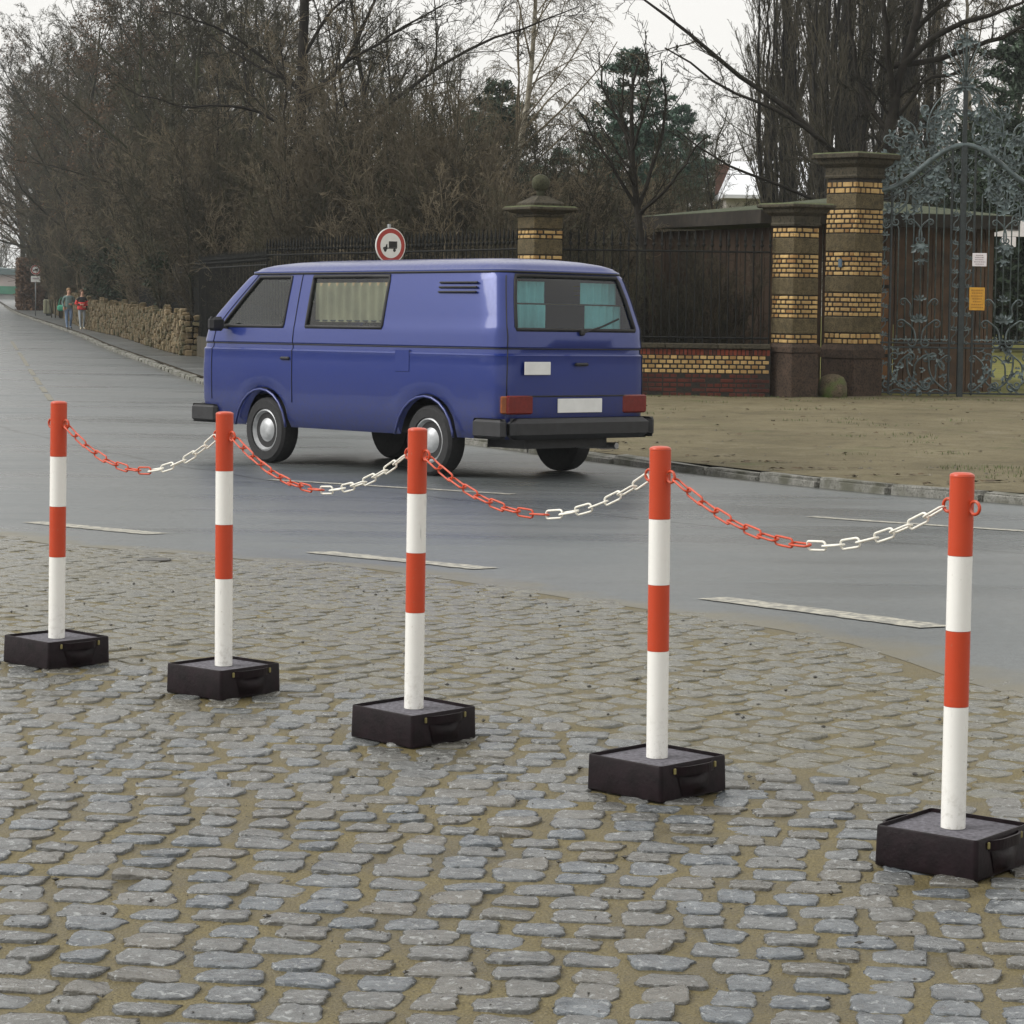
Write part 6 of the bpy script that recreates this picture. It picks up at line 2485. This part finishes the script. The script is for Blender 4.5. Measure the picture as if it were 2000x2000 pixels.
for (px, Y, b, sc) in ((235, 104, 0, 1.3), (280, 96, 1, 1.25), (330, 84, 0, 1.2), (200, 122, 1, 1.3), (380, 78, 1, 1.0), (160, 140, 0, 1.3), (120, 165, 1, 1.4), (440, 70, 0, .9), (262, 112, 1, 1.6), (310, 100, 0, 1.7)):
    plant(BUSH[b], 'evergreen_bush', lab('dark evergreen bush', px, Y), 'bush', XW(px + 42, Y), Y, rt.uniform(0, 6.28), sc, 'evergreen bushes above the rubble wall')
for (px, Y, b, sc) in ((1960, 70, 0, 1.6), (2030, 66, 1, 1.8), (1985, 80, 1, 2.0), (1935, 88, 0, 1.5)):
    plant(BUSH[b], 'evergreen_bush', 'dark evergreen bush beyond the lawn behind the gate' + {70: '', 66: ', at the right edge', 80: ', farther back', 88: ', farthest back'}[Y], 'bush', XW(px, Y), Y, rt.uniform(0, 6.28), sc, 'evergreen bushes beyond the lawn')
for (px, Y, kk, sc) in ((1800, 72, 0, 1.0), (1860, 78, 2, 1.1), (1570, 76, 1, .6), (1340, 70, 3, .7)):
    plant(THICK[kk], 'thicket', ('brown thicket', 'pale brown thicket', 'dark thicket', 'reddish thicket')[kk] + ' in the park beyond the shed roof', 'shrub', XW(px, Y), Y, rt.uniform(0, 6.28), sc, 'bare thickets in the park')
for (px, Y, kk, sc) in ((1300, 44.7, 2, .50), (1345, 45.2, 0, .46), (1392, 44.6, 3, .44), (1440, 44.5, 2, .46), (1170, 45.0, 0, .52), (1125, 45.6, 2, .55)):
    plant(THICK[kk], 'thicket', lab('low shrub by the iron bars', px, Y), 'shrub', XW(px, Y), Y, rt.uniform(0, 6.28), sc, 'shrubs right behind the iron fence')
# brown leafy pier of hedge at the end of the pavement
t = thing('hedge', 'tall brown leafy hedge end at the far end of the rubble wall', 'hedge', (-34.9, 185, vz(185) - .05))
rng = np.random.default_rng(9)
n = 9000
C = np.stack([rng.uniform(-.95, .95, n), rng.uniform(-3.2, 3.2, n), rng.uniform(0, 3.7, n)], 1)
kshell = (np.abs(C[:, 0]) > .6) | (C[:, 1] < -2.4) | (C[:, 2] > 3.2) | (rng.random(n) < .25)
C = C[kshell]
C[:, 0] += C[:, 1] * -.19
C += rng.normal(0, .07, C.shape)
v_, q_ = leaf_quads(rng, C, .13)
link('leaves', fast_mesh('leaves', v_, q_, M['beech'], smooth=False), t)
stm = MB()
for i in range(9):
    y = -2.8 + i * .7
    stm.tube([(-y * .19, y, 0), (-y * .19 + rt.uniform(-.3, .3), y, 3.3)], .07, 5)
stm.build('stems', M['bark'], t)
# far wood that closes the view
rng = np.random.default_rng(19)
parts = []
for i in range(140):
    px = rng.uniform(-250, 2250)
    Y = rng.uniform(150, 230)
    if px < 60:
        Y = rng.uniform(330, 380)
    x = XW(px, Y)
    h = rng.uniform(6, 10)
    z0 = V(x, Y) - .2
    P = np.zeros((1, 6, 3))
    P[0] = np.stack([x + rng.normal(0, .3, 6), np.full(6, Y), z0 + np.linspace(0, h, 6)], 1)
    R_ = np.linspace(.16, .04, 6)[None]
    A, B = grow_level(rng, P, R_, 20, 45, 12, .5, 5, .1, .05, .6, .12, .98)
    A2, B2 = grow_level(rng, A, np.maximum(B, .03), 9, 42, 14, .55, 2, .15, .03, .7, .15, 1.0)
    parts += [tubes(P, R_, 4, rng), tubes(A, np.maximum(B, .03), 3, rng), tubes(A2, np.maximum(B2, .022), 3, rng)]
v_, q_ = join(parts)
fw = link('far_wood', fast_mesh('far_wood', v_, q_, M['twig'], smooth=False))
fw['kind'] = 'stuff'
tag(fw, 'misty mass of bare trees closing the view far behind', 'wood')
TRI[0] += len(q_) * 2
print('tree tris', TRI[0])

# ------------------------------------------------------------------ misty air
hz = MB()
hz.box((0, 0, 0), (1, 1, 1))
hm = bpy.data.materials.new('misty_air')
hm.use_nodes = True
nn = hm.node_tree.nodes
nn.remove(nn['Principled BSDF'])
pv_ = nn.new('ShaderNodeVolumePrincipled')
pv_.inputs['Color'].default_value = (.86, .90, .93, 1)
pv_.inputs['Density'].default_value = .00035
pv_.inputs['Anisotropy'].default_value = .2
hm.node_tree.links.new(pv_.outputs[0], [x for x in nn if x.type == 'OUTPUT_MATERIAL'][0].inputs['Volume'])
HZ = hz.build('haze', hm)
HZ.scale = (2400, 2000, 36)
HZ.location = (0, 600, 36 / 2 - 1.9)
HZ['kind'] = 'stuff'
